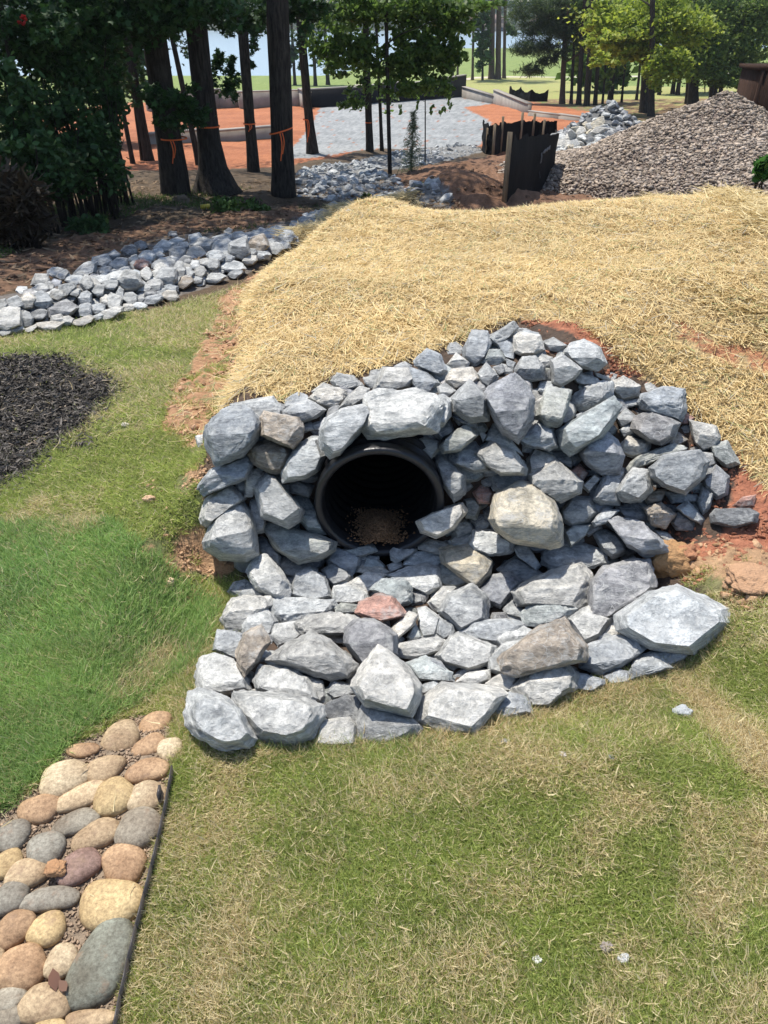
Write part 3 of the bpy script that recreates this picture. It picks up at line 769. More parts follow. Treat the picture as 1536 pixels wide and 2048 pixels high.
# ---- stone filled ditch at the left
DT = '''220,290,60,40,p 165,325,70,60,g 195,350,50,40,b 270,355,70,55,g 250,300,50,35,p 345,280,110,50,g 405,245,70,60,b 450,225,60,45,b 520,205,60,50,d 565,185,50,40,d
475,260,80,55,g 590,230,70,55,p 570,260,55,45,r 660,190,80,50,p 690,140,40,30,d 700,170,70,35,p 780,155,60,50,p 735,185,50,30,g 810,185,90,60,p 885,155,80,35,g 910,128,40,25,w
960,150,70,40,g 895,200,85,70,g 960,195,90,80,b 1035,180,80,70,o 1075,140,80,50,b 1150,150,70,50,b 1020,140,50,35,g 1120,120,50,30,b 1190,130,50,40,g 1230,95,60,35,b 1290,75,60,30,b
780,215,95,45,w 860,225,70,40,g 655,260,100,50,g 710,215,65,55,g 720,280,50,70,b 660,310,110,70,g 755,295,45,50,g 800,290,50,45,g 775,262,45,40,p 850,258,55,45,g 585,298,50,50,p
520,325,90,80,g 465,310,70,50,p 440,340,60,45,g 395,365,60,50,g 350,335,50,60,g 300,320,70,40,p 575,350,60,45,p 620,345,70,60,g 680,355,60,35,b 735,330,70,40,o 930,270,90,50,p
1000,240,60,40,w 940,295,60,35,b 860,315,80,40,p 1040,220,70,45,g 1100,195,60,45,g 1140,180,50,40,b 110,405,70,60,w 55,415,80,50,g 170,405,75,65,b 230,380,60,50,g 165,355,60,40,g
250,440,130,70,v 340,445,60,55,b 340,395,60,55,g 395,435,60,40,g 160,460,70,45,d 105,480,55,60,b 70,450,60,40,g 30,475,120,80,p 50,515,80,35,w 190,505,110,40,w 230,480,60,45,w
270,485,50,40,w 330,485,90,30,w 440,455,110,35,w 390,470,60,25,p 455,410,60,60,p 425,405,50,50,w 480,375,40,50,g 520,395,60,50,p 515,430,50,30,w 610,400,80,35,b 680,385,70,45,w
640,375,50,40,g 600,375,50,35,d 560,425,60,30,p 300,370,50,40,g 20,530,60,25,w 125,515,60,25,w 10,420,50,50,g 820,250,45,35,g 1180,165,50,35,b 905,235,60,35,g 1000,215,60,40,g 740,245,50,35,d
630,225,50,30,g 540,240,40,35,p 500,285,45,35,g 420,285,55,40,g 320,300,60,35,b 380,320,55,35,p 1330,60,50,25,b 1250,115,45,30,g 1215,80,40,25,g 780,320,60,30,g 700,320,50,35,g 560,395,40,35,g 1350,40,50,26,g 1310,62,46,26,b 1270,95,46,28,p 1380,25,44,24,g 1400,48,40,22,b 1240,120,44,28,g 1330,20,40,22,b 1290,50,44,26,g'''
r_ = random.Random(11); k = 0
for it in DT.split():
    x, y, w, h, tone = it.split(','); x, y, w, h = (float(q) for q in (x, y, w, h)); k += 1
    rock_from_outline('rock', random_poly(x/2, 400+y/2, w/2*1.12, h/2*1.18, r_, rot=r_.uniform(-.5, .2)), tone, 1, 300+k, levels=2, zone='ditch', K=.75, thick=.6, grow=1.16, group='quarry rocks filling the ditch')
for i in range(300):
    if i >= 240: break
    t = r_.random(); ex = np.interp(t, [0, .25, .5, .75, 1], [0, 180, 330, 500, 650]); lo = np.interp(ex, [0, 150, 300, 400, 500, 600, 650], [655, 640, 600, 575, 540, 480, 432]); hi = np.interp(ex, [0, 180, 350, 500, 650], [600, 545, 485, 468, 425])
    v = r_.uniform(hi, lo-5); s_ = r_.uniform(17, 28)*(1-.3*t)
    FILL.append(rock_from_outline('rock', random_poly(ex+r_.uniform(-20, 20), v, s_*1.3, s_, r_), r_.choice('bggpdv'), 0, 1400+i, levels=1, zone='fill', K=.9))
merge_into_stuff('ditch_stones', FILL, 'small stones lying low between the larger rocks of the left ditch', 'stones'); FILL = []

# ---- library of shared stone meshes for the farther heaps
def lib_rock(seed, levels=1, flat=.65):
    r = random.Random(seed); bm = bmesh.new()
    for i in range(15):
        d = Vector((r.gauss(0, 1), r.gauss(0, 1), r.gauss(0, 1))).normalized()
        bm.verts.new((d.x*.5*r.uniform(.8, 1.1), d.y*.5*r.uniform(.65, .9), d.z*.5*flat*r.uniform(.8, 1.1)))
    bmesh.ops.convex_hull(bm, input=bm.verts[:])
    bmesh.ops.delete(bm, geom=[v for v in bm.verts if not v.link_faces], context='VERTS')
    finish_rock(bm, 1.0, seed, levels, soft=1 if levels else 0, amp=1)
    me = bpy.data.meshes.new('rock'); bm.to_mesh(me); bm.free(); shade(me, 25); me.materials.append(M_rock); return me
LIB = [lib_rock(5000+i) for i in range(14)]
def place_rock(p, size, r, tone, label, group, name='rock'):
    o = bpy.data.objects.new(name, r.choice(LIB)); COL.objects.link(o); o.location = p
    o.scale = (size*r.uniform(.85, 1.25), size*r.uniform(.8, 1.1), size*r.uniform(.75, 1.1))
    o.rotation_euler = (r.uniform(-.6, .6), r.uniform(-.6, .6), r.uniform(0, 6.28))
    c = TONE[tone]; j = r.uniform(.85, 1.15); o.color = (c[0]*j, c[1]*j, c[2]*j, 1)
    tag(o, label, 'rock', group); return o
def merged(name, places, mat, cols, lib=LIB, minv=None):
    """many tiny stones as one object"""
    Vs = []; Fs = []; Cs = []; n = 0; r = random.Random(9)
    base = []
    for me in lib[:8]:
        v = np.empty(len(me.vertices)*3); me.vertices.foreach_get('co', v); v = v.reshape(-1, 3)
        f = np.array([p.vertices[:] for p in me.polygons if len(p.vertices) == 3]); base.append((v, f))
    for (p, s), c in zip(places, cols):
        v, f = r.choice(base); R = np.array(Matrix.Rotation(r.uniform(0, 6.28), 3, 'Z')@Matrix.Rotation(r.uniform(-.7, .7), 3, 'X'))
        vv = (v*s*np.array([r.uniform(.8, 1.3), r.uniform(.7, 1.1), r.uniform(.7, 1.1)]))@R.T+p
        Vs.append(vv); Fs.append(f+n); Cs.append(np.repeat([c], len(v), 0)); n += len(v)
    return obj(name, raw_mesh(name, np.concatenate(Vs), [np.concatenate(Fs)], np.concatenate(Cs)), mat)
def tiny_lib(k, pts=9):
    out = []
    for i in range(k):
        r = random.Random(7000+i); bm = bmesh.new()
        for _ in range(pts):
            d = Vector((r.gauss(0, 1), r.gauss(0, 1), r.gauss(0, 1))).normalized(); bm.verts.new((d.x*.5, d.y*.42, d.z*.32))
        bmesh.ops.convex_hull(bm, input=bm.verts[:]); bmesh.ops.delete(bm, geom=[v for v in bm.verts if not v.link_faces], context='VERTS')
        bmesh.ops.triangulate(bm, faces=bm.faces[:]); me = bpy.data.meshes.new('tiny'); bm.to_mesh(me); bm.free(); out.append(me)
    return out
TINY = tiny_lib(8)
M_peb = vcol('pebble', rough=.9, var=.15, scale=30)

# creek stones behind the straw bank
r_ = random.Random(21)
pl = []; pc = []
for zi, zp in enumerate(Z['creek']):
    x0, y0 = zp.min(0); x1, y1 = zp.max(0); n = 190 if zi == 0 else 70; c = 0
    while c < n:
        x, y = r_.uniform(x0, x1), r_.uniform(y0, y1)
        if not inpoly(np.array(x), np.array(y), zp): continue
        c += 1; s_ = r_.uniform(.12, .24)
        FILL.append(place_rock((x, y, hz(x, y)+s_*.16), s_, r_, r_.choice('bggbvp'), None, None))
    for _ in range(900 if zi == 0 else 700):
        x, y = r_.uniform(x0, x1), r_.uniform(y0, y1)
        if inpoly(np.array(x), np.array(y), zp): pl.append((np.array([x, y, hz(x, y)+.01]), r_.uniform(.05, .13))); q = r_.uniform(.2, .42); pc.append((q, q*1.02, q*1.03))
merge_into_stuff('creek_stones', FILL, 'grey angular stones lining the creek bed behind the straw bank', 'stones'); FILL = []
tag(merged('creek_gravel', pl, M_peb, pc, TINY), 'loose small grey stones lining the creek behind the straw bank', 'gravel', kind='stuff')

# big brown gravel heap (right) and grey rock heap beside it
def heap_base(name, cx, cy, rx, ry, hgt, skew, col, seed):
    n = 60; V = []; Cc = []
    def hh(x, y):
        r = np.hypot((x-cx)/rx, (y-cy)/ry); zz = hgt*np.clip(1-r, 0, 1)**1.12+.16*(fbm(x*1.4, y*1.4, 3, seed)-.5)*(r < 1)
        return height(x, y)-.06+zz+.08*S(1.0, .9, r)
    X, Y = np.meshgrid(np.linspace(cx-rx*1.05, cx+rx*1.05, n), np.linspace(cy-ry*1.05, cy+ry*1.05, n))
    r = np.hypot((X-cx)/rx, (Y-cy)/ry); Hh = hh(X, Y)-np.where(r > 1, .1, 0)
    i = np.arange(n-1)[:, None]*n+np.arange(n-1)[None, :]; Fq = np.stack([i, i+1, i+n+1, i+n], -1).reshape(-1, 4)
    C = np.array(col)*(.6+.8*fbm(X*9, Y*9, 3, seed+1))[..., None]
    me = raw_mesh(name, np.stack([X, Y, Hh], -1).reshape(-1, 3), [Fq], C.reshape(-1, 3), smooth=True)
    return me, hh
me, hh1 = heap_base('gravel_heap', 5.55, 13.7, 3.7, 3.0, 1.36, 0, (.20, .155, .13), 61)
heap = empty('gravel_heap', (5.55, 13.7, hz(5.55, 13.7))); tag(heap, 'big heap of pinkish brown crushed gravel behind the straw bank', 'gravel heap')
def local(o, par): o.parent = par; o.matrix_parent_inverse = Matrix.Translation(-Vector(par.location)); return o
local(obj('heap_core', me, M_ground), heap)
pl = []; pc = []; r_ = random.Random(31)
while len(pl) < 36000:
    a = r_.uniform(0, 6.283); q = math.sqrt(r_.random())*1.04; x = 5.55+3.7*q*math.cos(a); y = 13.7+3.0*q*math.sin(a)
    if y > 15.0 and r_.random() < .8: continue
    pl.append((np.array([x, y, 0.]), r_.choice((.03, .04, .045, .05, .065, .10))*r_.uniform(.8, 1.2)))
    g_ = r_.uniform(.16, .44)*(.75+.5*float(fbm(x*.9, y*.9, 3, 18))); w_ = r_.random(); pc.append((g_*(1.06+.08*w_), g_*.90, g_*(.76-.08*w_)))
xs = np.array([p[0] for p in pl]); zs = hh1(xs[:, 0], xs[:, 1])
for i, (p, s_) in enumerate(pl): p[2] = zs[i]+.01
tag(local(merged('crushed_stone', pl, M_peb, pc, TINY), heap), kind='stuff')
GH = lambda x, y: np.maximum(height(x, y), hh1(x, y))
me, hh2 = heap_base('rock_heap_core', 4.3, 16.0, 2.0, 2.1, 1.22, 0, (.15, .15, .15), 71)
core = tag(obj('rubble_core', me, M_ground), 'dark rubble core showing between stones of the grey rock heap', 'rubble', kind='stuff')
r_ = random.Random(41); c = 0
heapst = []
while c < 850:
    a = r_.uniform(0, 6.283); q = math.sqrt(r_.random())*1.03; x = 4.3+2.0*q*math.cos(a); y = 16.0+2.1*q*math.sin(a)
    if y > 17.2 and r_.random() < .85: continue
    front = (y < 15.6); s_ = r_.uniform(.20, .40) if (x < 4.1 and y < 15.6) else r_.uniform(.11, .20)
    z = float(hh2(np.array([x]), np.array([y]))[0])+s_*.18; c += 1
    if z < float(hh1(np.array([x]), np.array([y]))[0])-.1: continue
    pale = x < 4.1 and y < 15.6
    o = place_rock((x, y, z), s_, r_, r_.choice('pwgpt') if pale else r_.choice('bggvd'), None, None); heapst.append((s_ if pale else 0, o))
heapst.sort(key=lambda t: -t[0])
for k_, (s_, o) in enumerate(sorted(heapst[:12], key=lambda t: t[1].location.x/t[1].location.y)): tag(o, ('leftmost', 'second', 'third', 'fourth', 'fifth', 'sixth', 'seventh', 'eighth', 'ninth', 'tenth', 'eleventh', 'rightmost')[k_]+(' of' if k_ in (0, 11) else ' from left among')+' the twelve largest pale stones at the foot of the grey heap', 'rock', 'pale stones at the foot of the rock heap')
merge_into_stuff('heap_stones', [o for s_, o in heapst[12:]], 'grey angular stones piled in the heap left of the gravel heap', 'stones')

# ---- labels for the traced rocks: tone + size + place relative to landmarks
LMK = {'culvert': [('the big tan boulder', 1060, 1030), ('the pipe mouth', 757, 985), ('the red-topped stone', 762, 1215), ('the long slab above the pipe', 812, 822), ('the wide slab at right', 1345, 1235), ('the whitish front block', 775, 1368),
                   ('the top of the pile', 1040, 680), ('the bare red soil', 1440, 1000), ('the bottom left corner', 440, 1440), ('the white-veined upper slab', 1018, 815), ('the tall pale rock left of the pipe', 462, 1070)],
       'ditch': [('the pinkish ditch stone', 285, 530), ('the broad slate ditch block', 125, 620), ('the left end of the ditch', 0, 620), ('the far ditch end', 650, 430), ('the white ditch crest stone', 455, 464), ('the brown ditch rock', 517, 490), ('the lower ditch edge', 330, 590)]}
ORD = ['nearest', 'second', 'third', 'fourth', 'fifth', 'sixth', 'seventh', 'eighth', 'ninth', 'tenth', 'eleventh', 'twelfth']
def sector(dx, dy):
    a = math.degrees(math.atan2(-dy, dx)) % 360
    return ['right of', 'up right of', 'above', 'up left of', 'left of', 'down left of', 'below', 'down right of'][int((a+22.5)//45) % 8]
def label_rocks():
    groups = {}
    for R in ROCKS:
        if R['zone'] == 'fill': continue
        L_ = min(LMK[R['zone']], key=lambda l: (l[1]-R['u'])**2+(l[2]-R['v'])**2+(1e6 if (l[1]-R['u'])**2+(l[2]-R['v'])**2 < 150 else 0))
        d = math.hypot(L_[1]-R['u'], L_[2]-R['v']); groups.setdefault((R['zone'], R['tone'], L_[0], sector(R['u']-L_[1], R['v']-L_[2])), []).append((d, R))
    for (zn, tone, lm, sec), lst in groups.items():
        lst.sort(key=lambda t: t[0])
        for i, (d, R) in enumerate(lst):
            s_ = math.sqrt(R['w']*R['h']); thr = (60, 35) if zn == 'culvert' else (36, 24)
            sz = 'large' if s_ > thr[0] else ('medium' if s_ > thr[1] else 'small'); el = 'elongated' if R['w'] > 1.9*R['h'] else ('upright' if R['h'] > 1.3*R['w'] else 'angular')
            pre = '' if len(lst) == 1 else (', '+('nearest one' if i == 0 else ORD[min(i, 11)]+' nearest'))
            R['o']['label'] = f'{sz} {TW[tone]} {el} rock{pre} {sec} {lm}'
label_rocks()
for key, lb in {('5', 9): 'long thick pale grey slab bridging the top of the black pipe', ('5', 10): 'biggest blocky blue-grey boulder at the upper left corner of the pile',
                ('5', 16): 'oval grey slab leaning over the upper left rim of the pipe', ('5', 14): 'brown-stained rock left of the pipe between pale rocks', ('5', 21): 'tall pale grey boulder standing at the left edge of the pile',
                ('6', 25): 'large slate block with white veins above right of the pipe', ('6', 29): 'long diagonal green-grey slab in the middle of the upper pile', ('6', 32): 'blue-grey block with a rusty red stain near the straw edge',
                ('6', 48): 'dark flat block lying apart on the red soil at the right', ('6', 67): 'small red-brown stone tucked left above the tan boulder', ('6', 71): 'big rounded tan boulder right of the pipe mouth',
                ('6', 70): 'whitish rock with orange stain touching the lower right pipe rim', ('A', 25): 'flat stone with pink-red top in the middle of the apron', ('A', 29): 'dark slate slab with white veins below the red-topped stone',
                ('A', 32): 'brown-faced upright rock near the left edge of the apron', ('A', 40): 'whitish pointed block stained yellow in the front row', ('B', 14): 'wide pale flat slab at the far right corner of the apron',
                ('B', 0): 'cream and tan block just left below the tan boulder', ('A', 47): 'rugged pale boulder at the bottom left corner of the pile', ('A', 46): 'broad pale slab beside the bottom left corner boulder',
                ('A', 49): 'square pale block in the bottom row left of centre'}.items():
    if key in CORE: CORE[key]['label'] = lb
# ================================================================== drain pipe
def ring_surface(prof, seg, cx, cz):
    V = []; Fq = []
    for (y, r) in prof:
        for k in range(seg):
            a = 2*math.pi*k/seg; V.append((cx+r*math.cos(a), y, cz+r*math.sin(a)))
    for i in range(len(prof)-1):
        for k in range(seg):
            k2 = (k+1) % seg; Fq.append((i*seg+k, (i+1)*seg+k, (i+1)*seg+k2, i*seg+k2))
    return V, Fq
pipe = empty('drain_pipe', (PIPEX, PIPEY, PIPEZ-PIPER)); tag(pipe, 'large black corrugated plastic drain pipe opening among the rocks', 'pipe')
prof = [(PIPEY+.42, PIPER-.03)]
y = PIPEY+.42
for k in range(5):
    prof += [(PIPEY+.40-.065*k, PIPER-.028), (PIPEY+.38-.065*k, PIPER-.004), (PIPEY+.36-.065*k, PIPER-.004), (PIPEY+.345-.065*k, PIPER-.028)]
prof += [(PIPEY+.06, PIPER-.012), (PIPEY+.05, PIPER), (PIPEY+.006, PIPER), (PIPEY, PIPER-.004), (PIPEY-.002, PIPER-.012), (PIPEY+.004, PIPER-.026), (PIPEY+.010, PIPER-.030), (PIPEY+.016, PIPER-.031), (PIPEY+.02, PIPER-.034), (PIPEY+.055, PIPER-.037)]
V, Fq = ring_surface(prof, 96, PIPEX, PIPEZ)
local(obj('bell_rim', raw_mesh('bell_rim', V, [np.array(Fq)], smooth=True), M_pipe), pipe)
pr = [(PIPEY+.055, PIPER-.037)]
for k in range(36):
    yy = PIPEY+.08+k*.065; pr += [(yy, PIPER-.037), (yy+.02, PIPER-.041), (yy+.045, PIPER-.041), (yy+.06, PIPER-.037)]
pr.append((PIPEY+2.5, .002))
V, Fq = ring_surface(pr, 72, PIPEX, PIPEZ)
local(obj('barrel', raw_mesh('barrel', V, [np.array(Fq)], smooth=True), M_pipein_shade), pipe)
# soil washed into the pipe
def clods(name, pos, sizes, cols, mat=M_clod): return merged(name, [(np.array(p), s) for p, s in zip(pos, sizes)], mat, cols, TINY)
ps = []; ss = []; cs = []
for i in range(5200):
    x = PIPEX-.005+rng.normal(0, .040); yy = PIPEY+rng.uniform(.0, .24)+abs(rng.normal(0, .02)); rr = PIPER-.04
    if abs(x-PIPEX) > .15: continue
    z = PIPEZ-math.sqrt(rr*rr-(x-PIPEX)**2)+.07*math.exp(-((x-PIPEX)/.06)**2)*math.exp(-((yy-PIPEY-.09)/.13)**2)*rng.random()**.25+.004
    ps.append((x, yy, z)); ss.append(rng.uniform(.006, .016)); q = rng.uniform(.6, 1.2); cs.append((.30*q, .17*q, .09*q))
tag(clods('pipe_soil', ps, ss, cs), 'brown soil washed onto the floor of the black pipe', 'soil', kind='stuff')

# ================================================================== river cobbles bed
CT = {'T': (.40, .305, .195), 'Y': (.47, .355, .19), 'O': (.375, .25, .15), 'G': (.25, .225, .18), 'B': (.225, .212, .18), 'P': (.235, .155, .13), 'E': (.19, .198, .163), 'C': (.46, .38, .26)}
COB = '''T 735,285 195,225 70|round tan cobble with dark speckled middle near the top of the bed
O 950,205 190,150 -25|orange tan cobble, topmost of the bed beside the grass
O 910,335 190,130 -35|orange-tan oval cobble just below the topmost one
C 1040,360 150,140 -20|flat sandy cobble half buried at the upper tip of the metal edging
O 510,365 185,90 -5|flat orange cobble half sunk at the upper left grass edge
C 385,540 290,225 -25|large speckled pale tan cobble with pitted underside at the upper left
T 640,480 220,155 -10|smooth tan cobble between the big speckled one and the edging
O 905,490 255,140 -5|tan-brown oval cobble touching the top of the edging
T 495,650 280,150 -30|long smooth tan cobble slanting below the speckled one
Y 700,645 240,230 -40|yellow tan cobble with a chipped pink hollow
C 900,648 240,175 5|cream oval cobble against the metal edging
O 240,728 250,170 5|brown-tan cobble with a chipped right end at the left grass edge
G 460,810 260,150 -22|grey-brown speckled oval cobble in the middle of the bed
T 590,885 260,175 -25|pale tan rough cobble left of the veined grey one
G 850,838 265,245 25|grey round cobble crossed by a white vein
B 75,890 190,210 10|dull grey angular cobble at the left photo edge
B 280,965 210,225 70|greenish grey egg-shaped cobble left of the purple one
P 485,1080 265,190 -35|purple-brown cobble with a soil clod on its end
O 760,1060 290,220 20|pinkish orange cobble touching the edging below the veined one
T 155,1125 250,190 -15|tan-brown rounded cobble just above the long grey one
Y 30,1065 160,210 60|yellow-tan cobble cut by the left photo edge
B 305,1278 355,135 -4|long sausage-shaped dark grey cobble
B 60,1272 220,190 -15|blue-grey cobble at the left edge beside the long one
Y 675,1305 370,300 15|biggest yellow-tan flat cobble beside the edging
O 85,1465 235,205 -30|brown cobble with orange streaks at the left edge
Y 285,1460 205,210 15|small yellow cobble crossed by dry pine needles
E 620,1665 350,510 18|largest cobble, smooth green-grey, against the lower edging
C 370,1660 180,210 10|pale tan cobble tucked left of the big green-grey one
O 125,1695 290,275 -10|rust-orange and cream rounded cobble at the lower left
T 270,1925 300,245 10|rough speckled tan cobble under the red leaf
G 60,1890 180,160 10|grey cobble under the orange one at the left edge
G 55,2010 190,140 0|grey cobble at the bottom left corner
T 560,2020 300,120 0|tan cobble cut by the bottom of the photo beside the edging
T -40,1640 130,150 0|tan cobble beyond the left photo edge beside the rust-orange one
Y 300,2100 260,150 0|yellow tan cobble beyond the bottom of the photo'''
def cobble(u, v, w, h, rot, tone, seed, label, lift=.0):
    r = random.Random(seed); d = hit(u, v); c = at(u, v, d-.012)
    if u < -5 or v > 2060: pass
    px = d/F; nr, ns = 26, 16; V = []
    a = math.radians(rot); e = r.uniform(.82, .95); o1, o2 = r.uniform(0, 6), r.uniform(0, 6)
    sA = math.sin(math.atan2(CAMZ, c[1]))         # foreshortening of ground lengths
    hz_ = .27*min(w, h)*px
    for i in range(ns+1):
        ph = math.pi*i/ns; rr = abs(math.sin(ph))**e; zz = math.copysign(abs(math.cos(ph))**.9, math.cos(ph))
        for k in range(nr):
            t = 2*math.pi*k/nr; cc, ss = math.copysign(abs(math.cos(t))**.92, math.cos(t)), math.copysign(abs(math.sin(t))**.92, math.sin(t))
            rad = 1+.06*math.sin(2*t+o1)+.055*math.sin(3*t+o2)+.02*math.sin(5*t+o1)
            X = cc*w/2*rr*rad; Y = ss*h/2*rr*rad
            xr = (X*math.cos(a)-Y*math.sin(a))*px; yr = (X*math.sin(a)+Y*math.cos(a))*px/(sA*1.0)*.93
            p = Vector((xr, -yr, zz*hz_)); nn = mnoise.noise(p*9+Vector((seed, 0, 0)))*.012*w*px*3+mnoise.noise(p*30+Vector((seed, 2, 0)))*.004*w*px*3
            V.append(p+p.normalized()*nn)
    Fq = [(i*nr+k, (i+1)*nr+k, (i+1)*nr+(k+1) % nr, i*nr+(k+1) % nr) for i in range(ns) for k in range(nr)]
    me = raw_mesh('river_cobble', [tuple(p) for p in V], [np.array(Fq)], smooth=True)
    bm = bmesh.new(); bm.from_mesh(me); bmesh.ops.remove_doubles(bm, verts=bm.verts[:], dist=.0005); bmesh.ops.recalc_face_normals(bm, faces=bm.faces[:]); bm.to_mesh(me); bm.free()
    o = obj('river_cobble', me, M_cobble, loc=(c[0], c[1], c[2]-hz_*.25+lift)); q = r.uniform(.9, 1.1); t = CT[tone]; o.color = (t[0]*q, t[1]*q, t[2]*q, 1)
    tag(o, label, 'cobble', 'river cobbles in the edged bed'); return o
for i, ln in enumerate(COB.splitlines()):
    a, lb = ln.split('|'); t, c, s_, r0 = a.split(); x, y = (float(q) for q in c.split(',')); w, h = (float(q) for q in s_.split(','))
    cobble(x/3.065, 1380+y/3.065, w/3.065*1.05, h/3.065*1.05, float(r0), t, 50+i, lb)
# grit between the cobbles
def scatter(poly, n, r=rng):
    x0, y0 = poly.min(0); x1, y1 = poly.max(0); x = r.uniform(x0, x1, n); y = r.uniform(y0, y1, n); m = inpoly(x, y, poly); return x[m], y[m]
x, y = scatter(np.clip(Z['bed'], [-1.2, .55], [5, 5]), 9000)
z = height(x, y)+.002; q = rng.uniform(.5, 1.3, len(x))
cs = np.stack([.40*q, .29*q, .20*q], -1)
tag(clods('bed_grit', np.stack([x, y, z], -1), rng.uniform(.004, .012, len(x))*(1+.6*rng.random(len(x))), cs), 'brown grit and crumbs of soil between the river cobbles', 'grit', kind='stuff')
# metal edging
e0, e1 = gp(347, 1545), gp(236, 2060); dv = (e1-e0); e2 = e1+dv*.6
mb = MB(); n = 14; L = []
for i in range(n+1):
    t = i/n; p = e0*(1-t)+e2*t; p = p+np.array([.004*math.sin(t*9), 0, 0]); p[2] = e0[2]*(1-t)+e1[2]*t; L.append(p)
for i in range(n):
    a, b = L[i], L[i+1]; nx = .0016
    za, zb_ = a[2]+.033, b[2]+.033
    mb.add([(a[0]-nx, a[1], a[2]-.03), (a[0]+nx, a[1], a[2]-.03), (a[0]+nx, a[1], za), (a[0]-nx, a[1], za), (b[0]-nx, b[1], b[2]-.03), (b[0]+nx, b[1], b[2]-.03), (b[0]+nx, b[1], zb_), (b[0]-nx, b[1], zb_)],
           [(0, 1, 2, 3), (4, 7, 6, 5), (1, 5, 6, 2), (0, 3, 7, 4), (3, 2, 6, 7)])
edg = mb.build('lawn_edging', M_edge); tag(edg, 'thin dark metal edging strip between cobble bed and lawn', 'edging')
mb = MB(); p = gp(328, 1600); mb.box((p[0]-.007, p[1], p[2]+.018), (.006, .03, .05), rz=.1); mb.build('stake', M_edge, edg)
# clods and leaf on the cobbles
def lump(name, u, v, size, col, label, cat, off=0.03, seed=1, flat=.7, grp=None):
    bm = bmesh.new(); bmesh.ops.create_icosphere(bm, subdivisions=4, radius=.5)
    for w in bm.verts:
        p = w.co*3+Vector((seed*7, 0, 0)); w.co *= 1+.34*mnoise.noise(p)+.22*mnoise.noise(p*2.3)+.12*mnoise.noise(p*5); w.co.z *= flat
    bmesh.ops.scale(bm, vec=(size*1.2, size, size), verts=bm.verts[:]); me = bpy.data.meshes.new(name); bm.to_mesh(me); bm.free()
    me.polygons.foreach_set('use_smooth', np.ones(len(me.polygons), bool))
    P = gp(u, v); o = obj(name, me, simple('m_'+name, col, .95, .3, 40, .7), loc=(P[0], P[1], P[2]+off)); tag(o, label, cat, grp); return o
lump('clay_clod', 117, 1752, .042, (.40, .22, .11), 'crumbly orange clay clod on the purple cobble', 'clod', .03, 3, .55)
lump('clay_clod', 1338, 1132, .16, (.42, .24, .11), 'big ochre clay clod at the right edge of the rock pile', 'clod', .03, 5, .9)
lump('clay_clod', 1368, 1118, .09, (.40, .19, .10), 'smaller reddish clay clod right behind the big ochre one', 'clod', .02, 9, .8)
lump('clay_clod', 1510, 1165, .17, (.44, .26, .15), 'flat tan clay slab at the right photo edge', 'clod', .01, 15, .35)
lump('fieldstone', 363, 408, .20, (.16, .12, .08), 'brown rounded stone at the foot of the large leaning trunk', 'rock', .04, 12, .8)
lump('pebble', 1365, 1428, .045, (.40, .42, .43), 'grey stone chip on the pale grass seam', 'pebble', .01, 21)
for (u, v, s_, c, l) in ((1073, 1922, .016, (.75, .74, .72), 'white pebble in the lower lawn, left of the grey pair'), (1246, 1920, .022, (.5, .5, .5), 'grey pebble in the lower lawn nearest the right'), (1212, 1897, .022, (.33, .28, .26), 'brown-grey pebble beside the grey one in the lower lawn'),
                         (1125, 1512, .018, (.55, .5, .46), 'pale pebble in dry grass below the right rocks'), (1220, 1517, .016, (.16, .17, .19), 'dark pebble below the right rocks'), (1010, 1487, .02, (.25, .25, .25), 'dark grey chip below the rock front row'),
                         (300, 1002, .04, (.58, .38, .24), 'tan clay crumb in the left lawn beside the middle rocks'), (250, 853, .03, (.60, .55, .45), 'pale crumb near the mulch bed'), (338, 1168, .035, (.58, .44, .28), 'pale clay lump in the left lawn near the soil patch')):
    lump('pebble', u, v, s_, c, l, 'pebble', s_*.3, int(u))

# ================================================================== scattered thin things
def slivers(name, P, D, L, Wd, Nn, cols, mat, bend=.25, taper=.1):
    """curved tapering blades: P base, D unit direction, L length, Wd width, Nn side vector"""
    n = len(P); up = np.array([0, 0, 1.]); V = np.empty((n, 5, 3))
    side = Nn*Wd[:, None]/2
    droop = np.cross(Nn, D)*(bend*L)[:, None]
    mid = P+D*(L*.55)[:, None]; tip = P+D*L[:, None]+droop
    V[:, 0] = P-side; V[:, 1] = P+side; V[:, 2] = mid+side*.85+droop*.22; V[:, 3] = mid-side*.85+droop*.22; V[:, 4] = tip
    i = np.arange(n)[:, None]*5
    me = raw_mesh(name, V.reshape(-1, 3), [np.concatenate([i, i+1, i+2, i+3], 1), np.concatenate([i+3, i+2, i+4], 1)], np.repeat(cols, 5, 0))
    return obj(name, me, mat)
def unit(v): return v/np.linalg.norm(v, axis=1, keepdims=True)
def rnd_dirs(n, zlo, zhi, r=rng):
    a = r.uniform(0, 2*np.pi, n); z = r.uniform(zlo, zhi, n); c = np.sqrt(1-z*z); return np.stack([np.cos(a)*c, np.sin(a)*c, z], -1)
rockpoly = Z['rocks']
